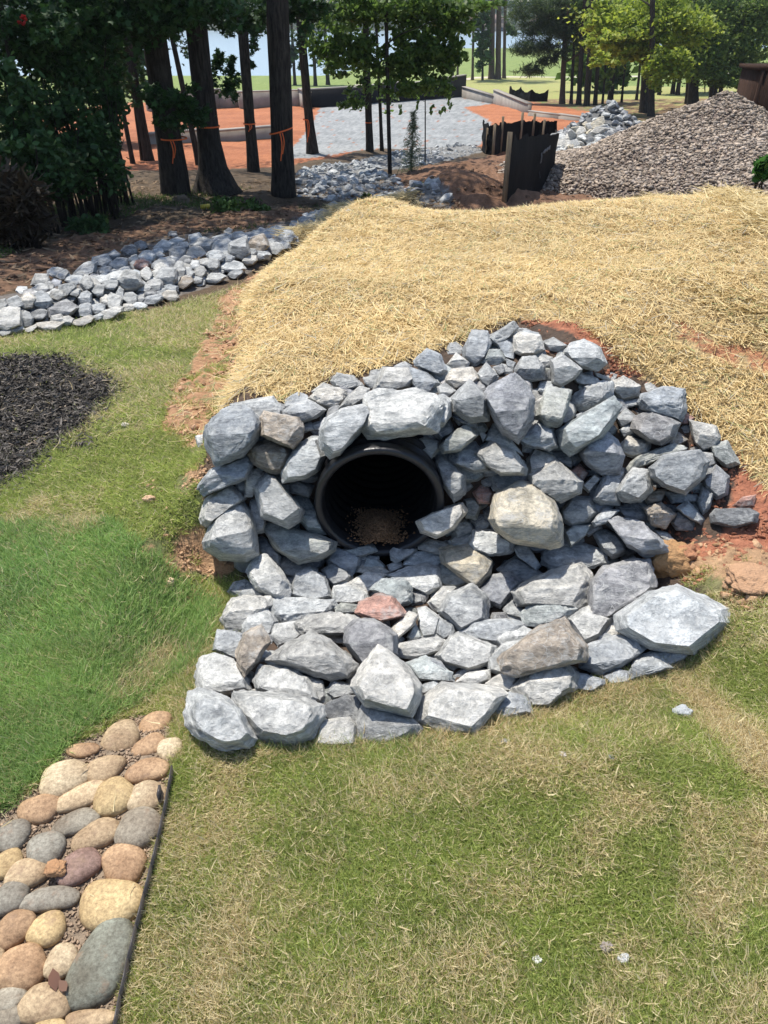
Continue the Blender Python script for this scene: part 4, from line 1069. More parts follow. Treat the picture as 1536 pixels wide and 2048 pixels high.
# lawn
def lawn_mask(x, y):
    m = (y < 5.9)
    hid = (x > -.8) & (y > 2.45) & (y > 1.6)          # embankment
    right = (x > 1.0) & (y < 2.25)
    m &= ~inpoly(x, y, Z['straw']) & ~((x > -.75) & (y > 2.3) & (x < 1.05)) & ~((x >= 1.0) & (y > 2.2))
    m &= ~inpoly(x, y, Z['bed']) & ~inpoly(x, y, Z['ditch'])
    yd = np.interp(x, [-4, -2.47, -1.62, -1.06, -.75], [4.3, 4.62, 5.07, 5.9, 6.9]); m &= (y < yd)
    dr = np.where(inpoly(x, y, rockpoly), pdist(x, y, rockpoly), -1); m &= dr < .05
    mu = inpoly(x+.5*(fbm(x*3, y*3, 3, 51)-.5), y+.5*(fbm(x*3, y*3, 3, 52)-.5), Z['mulch']); m &= ~(mu & (rng.random(x.shape) < .93))
    nn = fbm(x*14, y*14, 2, 77)
    for k in ('clayL', 'clayR'): m &= ~(inpoly(x, y, Z[k]) & (nn > .40))
    for p in Z['clayspots'][:5]: m &= ~(inpoly(x, y, p) & (nn > .32))
    return m
def lawn(n, ylo, yhi, xs, wmul):
    y = rng.uniform(ylo, yhi, n); x = rng.uniform(-1, 1, n)*(.56+y*.45)*xs
    m = lawn_mask(x, y); x, y = x[m], y[m]; n = len(x)
    dd = deadness(x, y); lush = inpoly(x, y, Z['lush']).astype(float)
    lush = lush*(.6+.4*fbm(x*3, y*3, 2, 9)); patch = fbm(x*7, y*7, 3, 55)
    keep = rng.random(n) < (.55+.45*np.maximum(lush, patch)); x, y, dd, lush, patch = (q[keep] for q in (x, y, dd, lush, patch)); n = len(x)
    P = np.stack([x, y, height(x, y)-.004], -1)
    isdead = rng.random(n) < np.clip(dd*1.05+.07, 0, .95)
    zlo = np.where(isdead, .05, .25)+lush*.25; zz = rng.uniform(0, 1, n)*(.65-zlo*.3)+zlo; zz = np.clip(zz, .03, .97)
    a = rng.uniform(0, 2*np.pi, n)+0; flow = 6.28*fbm(x*1.6, y*1.6, 2, 91); a = np.where(rng.random(n) < .45, flow+rng.normal(0, .7, n), a)
    c = np.sqrt(1-zz**2); D = np.stack([np.cos(a)*c, np.sin(a)*c, zz], -1)
    L = rng.uniform(.014, .032, n)*(1+.75*lush)*(1+.15*y); Wd = rng.uniform(.0013, .0026, n)*wmul
    P[:, 2] += np.where(isdead, rng.uniform(0, .012, n), 0)
    Nn = unit(np.cross(D, rnd_dirs(n, -.2, 1)))
    g = rng.random(n)[:, None]; pt = patch[:, None]
    lushc = lush[:, None]
    green = (np.array([.29, .35, .095])*(1-g)+np.array([.54, .60, .20])*g)*(1-lushc)+(np.array([.19, .32, .095])*(1-g)+np.array([.40, .57, .22])*g)*lushc
    green = green*(.85+.4*pt)*np.where(lushc > .3, 1.06, 1)
    tan = np.array([.58, .48, .27])*(1-g)+np.array([.84, .73, .47])*g
    cols = np.where(isdead[:, None], tan, green)
    return P, D, L, Wd, Nn, cols
def join(a, b): return tuple(np.concatenate([p, q]) for p, q in zip(a, b))
A = lawn(560000, .60, 1.75, 1.0, 1.0)
A = join(A, lawn(250000, 1.75, 3.2, 1.05, 1.35)); A = join(A, lawn(170000, 3.2, 6.0, 1.0, 2.0))
A = join(A, lawn(30000, .2, .7, 1.4, 1.6)); A = join(A, lawn(130000, .7, 5.5, 1.55, 2.2))
# dry tufts growing up against the front stones
fl = [gxy(p) for p in ([(520, 1500), (640, 1496), (830, 1488)], [(830, 1486), (980, 1452), (1120, 1400)], [(1120, 1400), (1240, 1385), (1340, 1345)], [(1340, 1345), (1420, 1300), (1460, 1240)], [(385, 1500), (372, 1400), (400, 1330), (440, 1250), (478, 1180)])]
for fi, f_ in enumerate(fl):
    n = 2600; t = rng.random(n)*(len(f_)-1); i_ = np.minimum(t.astype(int), len(f_)-2); fr_ = (t-i_)[:, None]; q_ = f_[i_]*(1-fr_)+f_[i_+1]*fr_; cl = fbm(t*9+fi*7, t*0, 2, 5)
    q_ = q_+rng.normal(0, .022, (n, 2)); k = rng.random(n) < S(.3, .6, cl); q_ = q_[k]; n = len(q_); P = np.stack([q_[:, 0], q_[:, 1], height(q_[:, 0], q_[:, 1])], -1); D = rnd_dirs(n, .15, .85); g = rng.random(n)[:, None]
    dry = rng.random(n)[:, None] < (.75 if fi in (1, 2) else .4)
    A = join(A, (P, D, rng.uniform(.025, .06, n), rng.uniform(.0013, .0026, n), unit(np.cross(D, rnd_dirs(n, -.2, 1))), np.where(dry, np.array([.62, .46, .24])*(1-g)+np.array([.84, .70, .44])*g, np.array([.22, .29, .09])*(1-g)+np.array([.42, .5, .2])*g)))
tag(slivers('lawn_grass', *A[:5], A[5], M_blade, bend=.30), 'short patchy green and straw-coloured lawn grass around the rock pile', 'grass', kind='stuff')
# straw blanket
def strawbits(n, poly, jit=0, lmul=1, wm=1, over=0, flow=.5):
    x, y = scatter(poly, n); n = len(x)
    if jit: x = x+rng.normal(0, jit, n); y = y+rng.normal(0, jit, n)
    keep = ~inpoly(x, y, Z['clayR']) | (rng.random(n) < .10)
    thin = .45+.55*S(.30, .55, fbm(x*2.6+y, y*4.5, 3, 62))
    for p in Z['clayspots'][5:]: thin = np.where(inpoly(x, y, p), .13, thin)
    keep &= rng.random(n) < thin
    dd_ = np.minimum(1, 3.2/np.maximum(y, .5))
    x, y = x[keep], y[keep]; n = len(x)
    b = fbm(x*2.2, y*2.2, 3, 14); b2 = fbm(x*6, y*6, 3, 15)
    P = np.stack([x, y, height(x, y)+rng.uniform(0, .035, n)*(.3+b2)], -1)
    z = rng.normal(0, .13, n).clip(-.35, .5); a = rng.uniform(0, 2*np.pi, n)
    fl = .4+1.8*fbm(x*.8, y*.8, 2, 66); a = np.where(rng.random(n) < flow, fl+rng.normal(0, .55, n), a)
    c = np.sqrt(1-z*z); D = np.stack([np.cos(a)*c, np.sin(a)*c, z], -1)
    L = rng.uniform(.04, .14, n)*lmul; Wd = rng.uniform(.0016, .0031, n)*(.7+.22*y)*wm; P = P-D*(L*.5)[:, None]
    P[:, 2] = np.maximum(P[:, 2], height(P[:, 0], P[:, 1])-.006)
    Nn = unit(np.cross(D, unit(np.stack([rng.normal(0, .5, n), rng.normal(0, .5, n), np.ones(n)], -1))))
    g = rng.random(n)[:, None]; q = (.86+.25*b[:, None])
    cols = (np.array([.56, .39, .16])*(1-g)+np.array([.88, .71, .38])*g)*q
    gy = rng.random(n) < .07; cols[gy] = np.array([.46, .42, .32])*(.7+.6*g[gy])
    gr = (rng.random(n) < .05); cols[gr] = np.array([.34, .38, .16])
    return P, D, L, Wd, Nn, np.clip(cols, 0, .88)
sp = np.clip(Z['straw'], [-2, 0], [5.6, 8.3])
B = strawbits(470000, sp)
fr = gxy([(330, 870), (360, 800), (440, 760), (470, 690), (500, 700), (470, 850), (400, 880)])
B = join(B, strawbits(420, fr, .03, 1.5)); B = join(B, strawbits(900, gxy([(425, 830), (470, 600), (560, 510), (520, 640), (520, 820)]), .05))
rg = gxy([(600, 485), (655, 434), (790, 402), (850, 410), (800, 430), (700, 445), (620, 495)])
B = join(B, strawbits(16000, rg, .03)); B[0][-1000:, 2] += .03
for (a, b, nn_) in (((1300, 395), (1536, 470), 7000), ((1100, 500), (1536, 640), 5000), ((600, 495), (680, 432), 7000), ((680, 428), (800, 404), 7000)):     # windrows in the blanket
    pa, pb = gp(*a), gp(*b); t = rng.random(nn_)[:, None]; Q = pa*(1-t)+pb*t+rng.normal(0, .10, (nn_, 3))*[1, 1, 0]; 
    Q[:, 2] = height(Q[:, 0], Q[:, 1])+rng.uniform(0, .10, nn_)*(nn_ != 5000); D = rnd_dirs(nn_, -.25, .25); g = rng.random(nn_)[:, None]
    B = join(B, (Q, D, rng.uniform(.06, .18, nn_), rng.uniform(.004, .008, nn_), unit(np.cross(D, rnd_dirs(nn_, .6, 1))), np.array([.45, .34, .15])*(1-g)+np.array([.80, .66, .36])*g))
tag(slivers('straw_blanket', *B[:5], B[5], M_straw, bend=.12), 'golden straw mulch covering the embankment behind the rocks', 'straw', kind='stuff')
# loose straws on the lawn edge and soil
def loose(n, poly, lmul=1):
    x, y = scatter(poly, n); n = len(x); D = rnd_dirs(n, -.1, .25); g = rng.random(n)[:, None]
    return np.stack([x, y, height(x, y)+.022+rng.uniform(0, .012, n)], -1), D, rng.uniform(.04, .12, n)*lmul, rng.uniform(.002, .0038, n), unit(np.cross(D, rnd_dirs(n, .6, 1))), np.array([.50, .38, .18])*(1-g)+np.array([.80, .68, .40])*g
Ls = join(loose(260, gxy([(330, 870), (380, 700), (440, 600), (500, 560), (480, 700), (450, 880)]), 1.2), loose(60, gxy([(30, 1400), (30, 700), (400, 640), (420, 1350)]), .8))
Ls = join(Ls, loose(40, gxy([(400, 1500), (1500, 1300), (1500, 2040), (300, 2040)]), .33)); Ls = join(Ls, loose(14, np.clip(Z['bed'], [-1.2, .55], [5, 5]), .45))
tag(slivers('loose_straw', *Ls[:5], Ls[5], M_straw, bend=.35), 'stray pale straws lying on the lawn, soil and cobbles', 'straw', kind='stuff')
# mulch bed
mp_ = np.clip(Z['mulch'], [-3.2, 0], [5, 9]); x = rng.uniform(mp_[:, 0].min()-.3, mp_[:, 0].max()+.3, 90000); y = rng.uniform(mp_[:, 1].min()-.3, mp_[:, 1].max()+.3, 90000); k = inpoly(x+.5*(fbm(x*3, y*3, 3, 51)-.5), y+.5*(fbm(x*3, y*3, 3, 52)-.5), mp_); x, y = x[k], y[k]; n = len(x); x = x+rng.normal(0, .05, n); y = y+rng.normal(0, .05, n)
D = rnd_dirs(n, -.25, .45); P = np.stack([x, y, height(x, y)+rng.uniform(0, .02, n)], -1); g = rng.random(n)[:, None]; cols = np.array([.034, .030, .026])+g**2.2*np.array([.17, .15, .13])
pal = rng.random(n) < .03; cols[pal] = (.30, .24, .18)
tag(slivers('bark_mulch', P, D, rng.uniform(.015, .05, n), rng.uniform(.004, .010, n), unit(np.cross(D, rnd_dirs(n, .3, 1))), cols, M_mulch, bend=.05), 'bed of black shredded bark mulch at the left of the lawn', 'mulch', kind='stuff')
# clay crumbs
def crumbs(name, polys, n, smin, smax, c0, c1, label, dens=.35, jit=.02):
    ps = []; ss = []; cs = []
    for p in polys:
        x, y = scatter(p, n); nn_ = fbm(x*10, y*10, 2, 31); k = nn_ > dens; x, y = x[k]+rng.normal(0, jit, k.sum()), y[k]+rng.normal(0, jit, k.sum())
        s_ = smin+(smax-smin)*rng.random(len(x))**8; g = rng.random(len(x))[:, None]
        ps.append(np.stack([x, y, height(x, y)-s_*.02+.004], -1)); ss.append(s_); cs.append(np.array(c0)*(1-g)+np.array(c1)*g)
    return tag(clods(name, np.concatenate(ps), np.concatenate(ss), np.concatenate(cs)), label, 'soil', kind='stuff')
crumbs('red_clay_clods', [Z['clayR']], 24000, .004, .045, (.27, .11, .065), (.44, .20, .12), 'crumbly red clay along the right edge of the rock pile')
crumbs('ochre_clay_clods', [gxy([(1310, 1100), (1420, 1085), (1600, 1120), (1600, 1210), (1480, 1215), (1400, 1185), (1320, 1170)])], 1800, .01, .07, (.42, .25, .13), (.56, .36, .22), 'ochre clay crumbs beside the lower right rocks')
crumbs('tan_clay_clods', [Z['clayL']], 7000, .006, .06, (.40, .22, .13), (.60, .38, .24), 'orange clay crumbs between the lawn and the straw')
crumbs('lawn_clay_clods', Z['clayspots'][:5]+[gxy([(280, 960), (430, 900), (430, 1200), (330, 1200)])], 700, .005, .035, (.45, .27, .16), (.66, .44, .27), 'small clay crumbs scattered on the left lawn', .42)
crumbs('bank_clods', [Z['clayD']], 16000, .008, .10, (.09, .055, .036), (.24, .145, .095), 'broken brown clay, tree shade in its colour, along the shaded side of the ditch', .38, .05)  # clod colours darkened for the tree shade, like the clay below
crumbs('brown_bank_clods', [np.clip(Z['bank'], [-2, 9], [6, 16])], 9000, .012, .13, (.10, .06, .04), (.26, .16, .10), 'dug brown soil around the black silt fence', .3, .05)
crumbs('clay_bank_clods', [Z['clayRR']], 1800, .02, .12, (.36, .16, .08), (.55, .28, .16), 'orange clay bank at the foot of the gravel heap', .3, .05)
# ================================================================== trees and plants
def star_leaf():
    a = []
    for k in range(5):
        t = math.radians(-90+k*72+0); a += [(math.cos(t+.0)*.5, math.sin(t)*.5), (math.cos(t+.63)*.22, math.sin(t+.63)*.22)]
    return np.array(a)
LEAF = {'star': star_leaf(), 'oval': np.array([(0, -.5), (.22, -.22), (.27, .08), (0, .5), (-.27, .08), (-.22, -.22)]), 'quad': np.array([(0, -.5), (.3, 0), (0, .5), (-.3, 0)]),
        'needle': np.array([(-.035, -.5), (.035, -.5), (.02, .5), (-.02, .5)])}
def leaves(name, P, size, cols, mat, shape='quad', upbias=.5, parent=None, r=rng, droop=0):
    n = len(P); T = LEAF[shape]; k = len(T)
    Nz = r.normal(0, 1, (n, 3)); Nz[:, 2] = np.abs(Nz[:, 2])+upbias; Nz = unit(Nz)
    a = unit(np.cross(Nz, r.normal(0, 1, (n, 3)))); b = np.cross(Nz, a)
    if droop: b = unit(b*(1-droop)+np.array([0, 0, -1])*droop); a = unit(np.cross(b, Nz))
    V = P[:, None, :]+(a[:, None, :]*T[None, :, 0:1]+b[:, None, :]*T[None, :, 1:2])*size[:, None, None]
    V = V+Nz[:, None, :]*(-.25*np.abs(T[None, :, 0:1])*size[:, None, None])
    me = raw_mesh(name, V.reshape(-1, 3), [np.arange(n*k).reshape(n, k)], np.repeat(cols, k, 0))
    o = obj(name, me, mat)
    if parent is not None: local(o, parent)
    return o
def cluster_pts(c, rad, n, nsub, r=rng, sub=.33):
    """leaf positions gathered in clumps inside an ellipsoid"""
    c = np.array(c); rad = np.array(rad); q = r.normal(0, 1, (nsub, 3)); q = q/np.linalg.norm(q, axis=1, keepdims=True)*(r.random((nsub, 1))**.45)
    ctr = c+q*rad; k = r.integers(0, nsub, n); s_ = r.uniform(.5, 1.2, nsub)
    return ctr[k]+r.normal(0, 1, (n, 3))*(rad*sub*.5)*s_[k][:, None], s_[k]
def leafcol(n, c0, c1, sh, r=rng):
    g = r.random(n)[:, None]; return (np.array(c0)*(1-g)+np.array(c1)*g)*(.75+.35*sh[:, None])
def pt_y(u, v, y):
    """point on the sight line at world distance y"""
    D = raydir(u, v); return np.array([0, 0, CAMZ])+D*(y/D[1])
def make_trunk(B, T, height_, w, parent, mat=M_bark, flare=1.5, limbs=0, seg=14, seed=0, bend=.02, taper=.45, limb_len=1.6, limb_lo=.35, flare_h=.35):
    r = random.Random(seed); B = np.array(B); T = np.array(T); d = (T-B)/(T-B)[2]; mb = MB(); n = 18; pts = []; rad = []
    for i in range(n+1):
        t = i/n; t = t**1.5; zz = t*height_; p = B+d*(zz-.08)+np.array([math.sin(t*5+seed)*bend*height_*.2, 0, 0])*t
        pts.append(p); rad.append(w/2*(1-taper*t)*(1+(flare-1)*math.exp(-zz/flare_h)))
    mb.tube(pts, rad, seg, wob=.16)
    tips = []
    for k in range(limbs):
        t = limb_lo+(1-limb_lo)*(k+.5)/limbs*.95; i = min(n-1, int((t**(1/1.5))*n)); p = pts[i]; a = k*2.4+seed; L = limb_len*r.uniform(.6, 1.2)*(1.15-t*.6)
        q = [np.array(p)+np.array([math.cos(a)*L*s_, math.sin(a)*L*s_, L*(.55*s_-.12*s_*s_)+r.uniform(-.05, .05)]) for s_ in (0, .3, .65, 1)]
        mb.tube(q, [rad[i]*.42*(1-.8*s_) for s_ in (0, .3, .65, 1)], 6); tips.append(q[-1]); tips.append(q[-2])
    o = mb.build('trunk', mat, None, smooth=True); local(o, parent); return pts, tips
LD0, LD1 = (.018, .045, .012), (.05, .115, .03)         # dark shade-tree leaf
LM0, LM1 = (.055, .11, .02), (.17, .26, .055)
LY0, LY1 = (.16, .24, .025), (.42, .48, .07)
def tree(name, label, ub, vb, ut, vt, w, H, specs, mat=M_bark, leafmat=None, shape='star', cols=(LD0, LD1), lsize=.11, over=None, flare=1.4, limbs=6, seed=0, cat='tree', group=None, base_y=None, seg=12, limb_lo=.35, limb_len=1.6, upb=.5, droop=0, flare_h=.35, yoff=0):
    """(ub,vb) foot and (ut,vt) a point higher on the stem in the photo; specs: leaf clumps (u, v, ru, rv, dy, n) read off the photo; over: crown above the picture"""
    B = gp(ub, vb) if base_y is None else None
    if B is None: B = pt_y(ub, vb, base_y); B[2] = hz(B[0], B[1])
    T = pt_y(ut, vt, B[1]+.02); root = empty(name, B); tag(root, label, cat, group)
    wd = .88*w*depth_of(B[1], B[2])/F; pts, tips = make_trunk(B, T, H, wd, root, mat, flare, limbs, seg, seed, limb_lo=limb_lo, limb_len=limb_len, flare_h=flare_h)
    Ps = []; Ss = []; px = depth_of(B[1], B[2])/F
    rr = np.random.default_rng(seed+100)
    for (u, v, ru, rv, dy, n) in specs:
        c = pt_y(u, v, B[1]+dy); k = (B[1]+dy)/B[1]*px; p, s_ = cluster_pts(c, (ru*k, max(ru, rv)*k*.7, rv*k), n, max(3, n//28), rr); Ps.append(p); Ss.append(s_)
    if over:
        (rx, rz, zc, n) = over; c = np.array(pts[-1])*1.0; c[:2] = B[:2]+(np.array(T)-B)[:2]/(T[2]-B[2])*zc; c[2] = B[2]+zc
        p, s_ = cluster_pts(c, (rx, rx, rz), n, max(5, n//60), rr); Ps.append(p); Ss.append(s_)
    if Ps:
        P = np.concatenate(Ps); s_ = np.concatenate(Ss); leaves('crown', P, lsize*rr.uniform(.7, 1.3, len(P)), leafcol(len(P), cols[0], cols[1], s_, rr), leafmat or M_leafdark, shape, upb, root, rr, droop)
    return root
G1 = 'large hardwoods at the edge of the dark grove'
tree('hardwood_tree', 'broad leaning trunk with an orange ribbon hanging beside it, leftmost of the thick trunks', 352, 388, 305, 60, 54, 11,
     [(250, 25, 150, 70, -.8, 2000), (190, 60, 90, 40, -.5, 800), (330, 14, 110, 40, -.6, 1500), (120, 30, 90, 60, -1, 900), (330, 195, 45, 30, -.5, 420), (380, 215, 40, 30, -.7, 360), (300, 30, 70, 50, -.6, 350), (345, 225, 45, 32, -.6, 260)], over=(2.8, 2.4, 6.5, 3400), seed=1, group=G1, flare=1.35, flare_h=.5)
tree('hardwood_tree', 'thick trunk with wide flared roots and ribbon tied low, second of the thick trunks', 430, 385, 392, 60, 48, 12,
     [(430, 12, 90, 38, .3, 1300), (560, 8, 70, 26, .6, 600), (455, 170, 40, 45, .5, 300), (460, 120, 20, 30, .5, 110), (350, 20, 60, 30, .2, 220)], over=(2.5, 2.4, 7, 3000), seed=2, group=G1, flare=2.9, flare_h=.28)
tree('hardwood_tree', 'slimmer trunk with ribbon between the flared trunk and the thick dark one', 507, 345, 486, 60, 24, 10,
     [(500, 8, 60, 38, .4, 700), (478, 60, 35, 30, .3, 120), (520, 100, 25, 40, .3, 140), (455, 160, 30, 40, .4, 120)], over=(2.0, 2.2, 7, 1800), seed=3, group=G1, flare=1.4)
tree('hardwood_tree', 'thick straight dark trunk with orange tape and dangling tail, nearest the creek', 568, 392, 558, 60, 50, 12,
     [(590, 12, 60, 35, .5, 420)], over=(2.3, 2.3, 7.5, 2400), seed=4, group=G1, flare=1.25)
tree('hardwood_tree', 'slim dark trunk with faint tape standing against the red clay and gravel', 625, 308, 602, 60, 20, 11,
     [(615, 30, 40, 60, 0, 420), (600, 120, 25, 35, 0, 60)], over=(2.4, 2.6, 7, 1500), seed=5, group='slim trees along the grove edge', flare=1.7)
tree('hardwood_tree', 'dark trunk leaning hard left behind the leftmost thick trunk', 298, 322, 250, 60, 20, 9, [(270, 165, 35, 45, 0, 260), (215, 45, 60, 50, 0, 240)], over=(2, 2, 6, 1200), seed=6, group='slim trees along the grove edge', flare=1.5)
tree('hardwood_tree', 'thin dark stem at the left of the slim trunks near the understory', 266, 328, 226, 120, 10, 7, [(225, 150, 45, 40, 0, 260)], seed=7, group='slim trees along the grove edge')
tree('hardwood_tree', 'crooked dark trunk rising out of the shrubs left of the grove', 236, 335, 203, 120, 22, 9, [(180, 110, 60, 60, 0, 480), (150, 40, 80, 50, 0, 420)], over=(2.5, 2, 6, 1200), seed=8, group='slim trees along the grove edge')
tree('hardwood_tree', 'thin stem between the leftmost thick trunk and the flared trunk', 398, 330, 350, 100, 12, 9, [(350, 55, 40, 45, 0, 160), (398, 245, 25, 25, 0, 120)], seed=9, group='slim trees along the grove edge')
tree('hardwood_tree', 'pencil-thin stem showing between two slim dark trunks at left', 284, 322, 268, 200, 6, 6, [(280, 205, 30, 20, 0, 90)], seed=10, group='slim trees along the grove edge')
tree('hardwood_tree', 'young grey trunk with faint tape at the right side of the grove before the gravel', 740, 306, 733, 100, 16, 9, [(700, 60, 55, 45, 0, 620), (690, 130, 45, 22, 0, 360), (715, 195, 38, 35, -.2, 330), (735, 15, 60, 25, 0, 300)], shape='oval', cols=(LM0, LM1), leafmat=M_leaf, lsize=.13, over=(1.8, 2, 6, 700), seed=11, flare=1.3, limbs=4)
tree('hardwood_tree', 'slender dark crooked tree in front of the gravel pad with wide green crown', 780, 347, 772, 60, 9, 7.5,
     [(660, 70, 45, 50, .2, 700), (915, 45, 45, 30, .3, 560), (905, 115, 34, 30, .3, 460), (690, 110, 50, 30, .1, 500), (950, 8, 60, 12, .3, 260), (820, 10, 110, 20, .2, 900), (830, 60, 60, 60, .3, 1530), (800, 120, 60, 35, .2, 952), (860, 120, 55, 40, .2, 952), (740, 110, 50, 40, .2, 714), (880, 70, 40, 35, .3, 510), (800, 175, 40, 16, 0, 272), (850, 165, 55, 22, 0, 442), (770, 20, 60, 25, .2, 714), (700, 15, 60, 25, .2, 510), (870, 15, 40, 25, .3, 408)],
     shape='oval', cols=(LM0, LM1), leafmat=M_leaf, lsize=.105, over=(1.6, 1.6, 4.5, 900), seed=12, flare=1.2, limbs=7, limb_lo=.25, limb_len=1.2, droop=.35)
tree('hardwood_tree', 'thin dark stem close behind the slender crooked tree', 764, 305, 757, 150, 8, 5, [(760, 185, 30, 25, 0, 120), (790, 215, 20, 20, 0, 40)], shape='oval', cols=(LM0, LM1), leafmat=M_leaf, lsize=.12, seed=13, limbs=3)
tree('sapling', 'leafy sapling with drooping leaf strings left of the silt fence', 850, 328, 851, 180, 3.2, 2.4, [(850, 170, 42, 22, 0, 260), (835, 205, 6, 14, 0, 16), (885, 215, 6, 16, 0, 18), (900, 210, 6, 16, 0, 18), (865, 212, 6, 12, 0, 16), (905, 175, 18, 20, 0, 70), (800, 215, 5, 14, 0, 12)], shape='oval', cols=(LM0, LM1), leafmat=M_leaf, lsize=.10, seed=14, flare=1.1, limbs=4, cat='sapling', droop=.5, limb_len=.5)
tree('orange_tinged_tree', 'tree with yellow-orange tinged leaves beside the lake view', 905, 172, 908, 60, 6, 9, [(880, 22, 18, 25, 0, 360), (885, 50, 20, 22, 0, 240)], shape='quad', cols=((.22, .15, .02), (.42, .26, .04)), leafmat=M_leaf, lsize=.3, seed=15, base_y=60)
tree('hardwood_tree', 'dark slim trunk rising out of the shrubs nearest the left photo edge', 85, 420, 40, 200, 14, 9, [(70, 40, 90, 50, 0, 700)], over=(1.9, 1.9, 6.3, 2600), seed=16, flare=1.3, limbs=6)
for i, (ub, vb) in enumerate(((-120, 420), (-330, 380), (-560, 400))):
    tree('hardwood_tree', ('grove tree just beyond the left edge of the photo', 'second grove tree beyond the left photo edge', 'farthest left grove tree, well outside the photo')[i], ub, vb, ub-40, 100, 30, 10, [(ub-30, 40, 120, 90, 0, 900), (ub, 200, 90, 90, 0, 700)], over=(2.2, 2.2, 7, 1500), seed=90+i, flare=1.4, group='grove trees beyond the left edge')
# little pine sapling
pr_ = empty('pine_sapling', gp(822, 345)); tag(pr_, 'wispy young pine sapling beside the creek stones', 'sapling')
mb = MB(); b0 = gp(822, 345); mb.tube([b0, b0+np.array([.01, 0, .5]), b0+np.array([.03, 0, 1.0])], [.012, .008, .003], 6); local(mb.build('trunk', M_pinebark), pr_)
n = 900; t = rng.random(n); P = b0+np.array([.03, 0, 1.05])*t[:, None]; rad_ = (.26*(1-t)+.04)[:, None]; P = P+rnd_dirs(n, -.3, .5)*rad_*rng.random((n, 1))
leaves('crown', P, rng.uniform(.09, .16, n), leafcol(n, (.07, .10, .05), (.16, .20, .10), np.ones(n)), M_leaf, 'needle', .1, pr_)
# understory shrubs, left
def shrub(name, label, u, v, y, ru, rv, n, seed, cols=(LD0, LD1), shape='oval', size=.08, stems=10, group=None, cat='shrub', mat=None):
    r = np.random.default_rng(seed); c = pt_y(u, v, y); k = depth_of(y, c[2])/F; base = np.array([c[0], y, hz(c[0], y)])
    if cat in ('weeds', 'fern'): c[2] = base[2]+rv*k*.55
    root = empty(name, base); tag(root, label, cat, group)
    zt = c[2]+rv*k; mb = MB(); rr = random.Random(seed)
    for i in range(stems):
        a = rr.uniform(0, 6.28); q = rr.uniform(.15, .9); e = np.array([base[0]+math.cos(a)*ru*k*q, y+math.sin(a)*ru*k*q*.6, base[2]+(zt-base[2])*rr.uniform(.6, .98)])
        m_ = base*.5+e*.5; m_[2] += .1; s0 = base+np.array([math.cos(a)*.15, math.sin(a)*.1, -.05]); w_ = .3 if cat in ('weeds', 'fern') else 1; mb.tube([s0, m_, e], [.016*w_, .011*w_, .004*w_], 5)
    local(mb.build('stems', M_bark), root)
    P, s_ = cluster_pts(c, (ru*k, ru*k*.7, rv*k), n, max(4, n//26), r, .30); P[:, 2] = np.maximum(P[:, 2], height(P[:, 0], P[:, 1])+.02)
    leaves('foliage', P, size*r.uniform(.7, 1.4, len(P)), leafcol(len(P), *cols, s_, r), mat or M_leafdark, shape, .3, root, r); return root
GS = 'dark understory shrubs at the left'
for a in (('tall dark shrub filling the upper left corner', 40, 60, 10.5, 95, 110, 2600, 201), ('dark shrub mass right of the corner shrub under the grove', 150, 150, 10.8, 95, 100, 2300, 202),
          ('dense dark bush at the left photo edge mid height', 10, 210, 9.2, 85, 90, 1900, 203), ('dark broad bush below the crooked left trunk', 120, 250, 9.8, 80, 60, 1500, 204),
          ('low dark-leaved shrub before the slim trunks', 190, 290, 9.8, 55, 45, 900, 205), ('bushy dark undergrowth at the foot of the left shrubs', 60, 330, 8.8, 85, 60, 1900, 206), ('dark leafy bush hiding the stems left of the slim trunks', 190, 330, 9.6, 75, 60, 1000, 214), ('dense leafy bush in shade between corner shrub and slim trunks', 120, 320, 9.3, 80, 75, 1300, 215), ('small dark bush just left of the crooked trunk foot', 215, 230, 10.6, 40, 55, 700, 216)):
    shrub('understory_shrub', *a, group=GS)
shrub('bunch_grass', 'brown twiggy clump in deep shade at the left photo edge', 35, 420, 7.9, 55, 60, 1500, 207, cols=((.03, .02, .012), (.065, .05, .03)), shape='needle', size=.32, stems=26, cat='grass clump')
shrub('fern_clump', 'low fern-like dark green clump at the foot of the shrubs', 160, 375, 8.9, 45, 25, 700, 208, cols=((.03, .07, .02), (.07, .14, .04)), size=.09, stems=6, cat='fern')
shrub('weed_clump', 'light green weeds at the foot of the flared trunk', 460, 360, 10.2, 45, 22, 500, 209, cols=((.05, .10, .02), (.12, .20, .05)), size=.06, stems=5, cat='weeds')
shrub('weed_clump', 'green weeds left of the thick trunk nearest the creek', 520, 385, 10.2, 30, 12, 240, 210, cols=((.05, .10, .02), (.12, .20, .05)), size=.06, stems=4, cat='weeds')
shrub('weed_clump', 'bushy weeds growing between the two creek arms', 735, 350, 10.6, 26, 16, 500, 211, cols=((.07, .11, .03), (.16, .20, .06)), size=.06, stems=6, cat='weeds', mat=M_leaf)
shrub('weed_clump', 'thin weeds beside the pine sapling', 860, 325, 12.2, 22, 14, 200, 212, cols=((.08, .12, .03), (.2, .24, .08)), size=.05, stems=6, cat='weeds', mat=M_leaf)
shrub('leafy_plant', 'broad-leaved dark green plant at the right edge above the straw', 1528, 332, 9.2, 26, 24, 260, 213, cols=((.03, .10, .02), (.08, .2, .04)), size=.13, stems=6, cat='plant', mat=M_leaf)
# the red leaf spray at upper left
c = pt_y(50, 42, 9.0); P, s_ = cluster_pts(c, (.06, .05, .05), 40, 4); tag(leaves('red_leaf_spray', P, rng.uniform(.03, .07, 40), leafcol(40, (.35, .02, .02), (.5, .05, .04), s_), M_leaf, 'oval'), 'small spray of red leaves in the dark upper left corner', 'leaves')

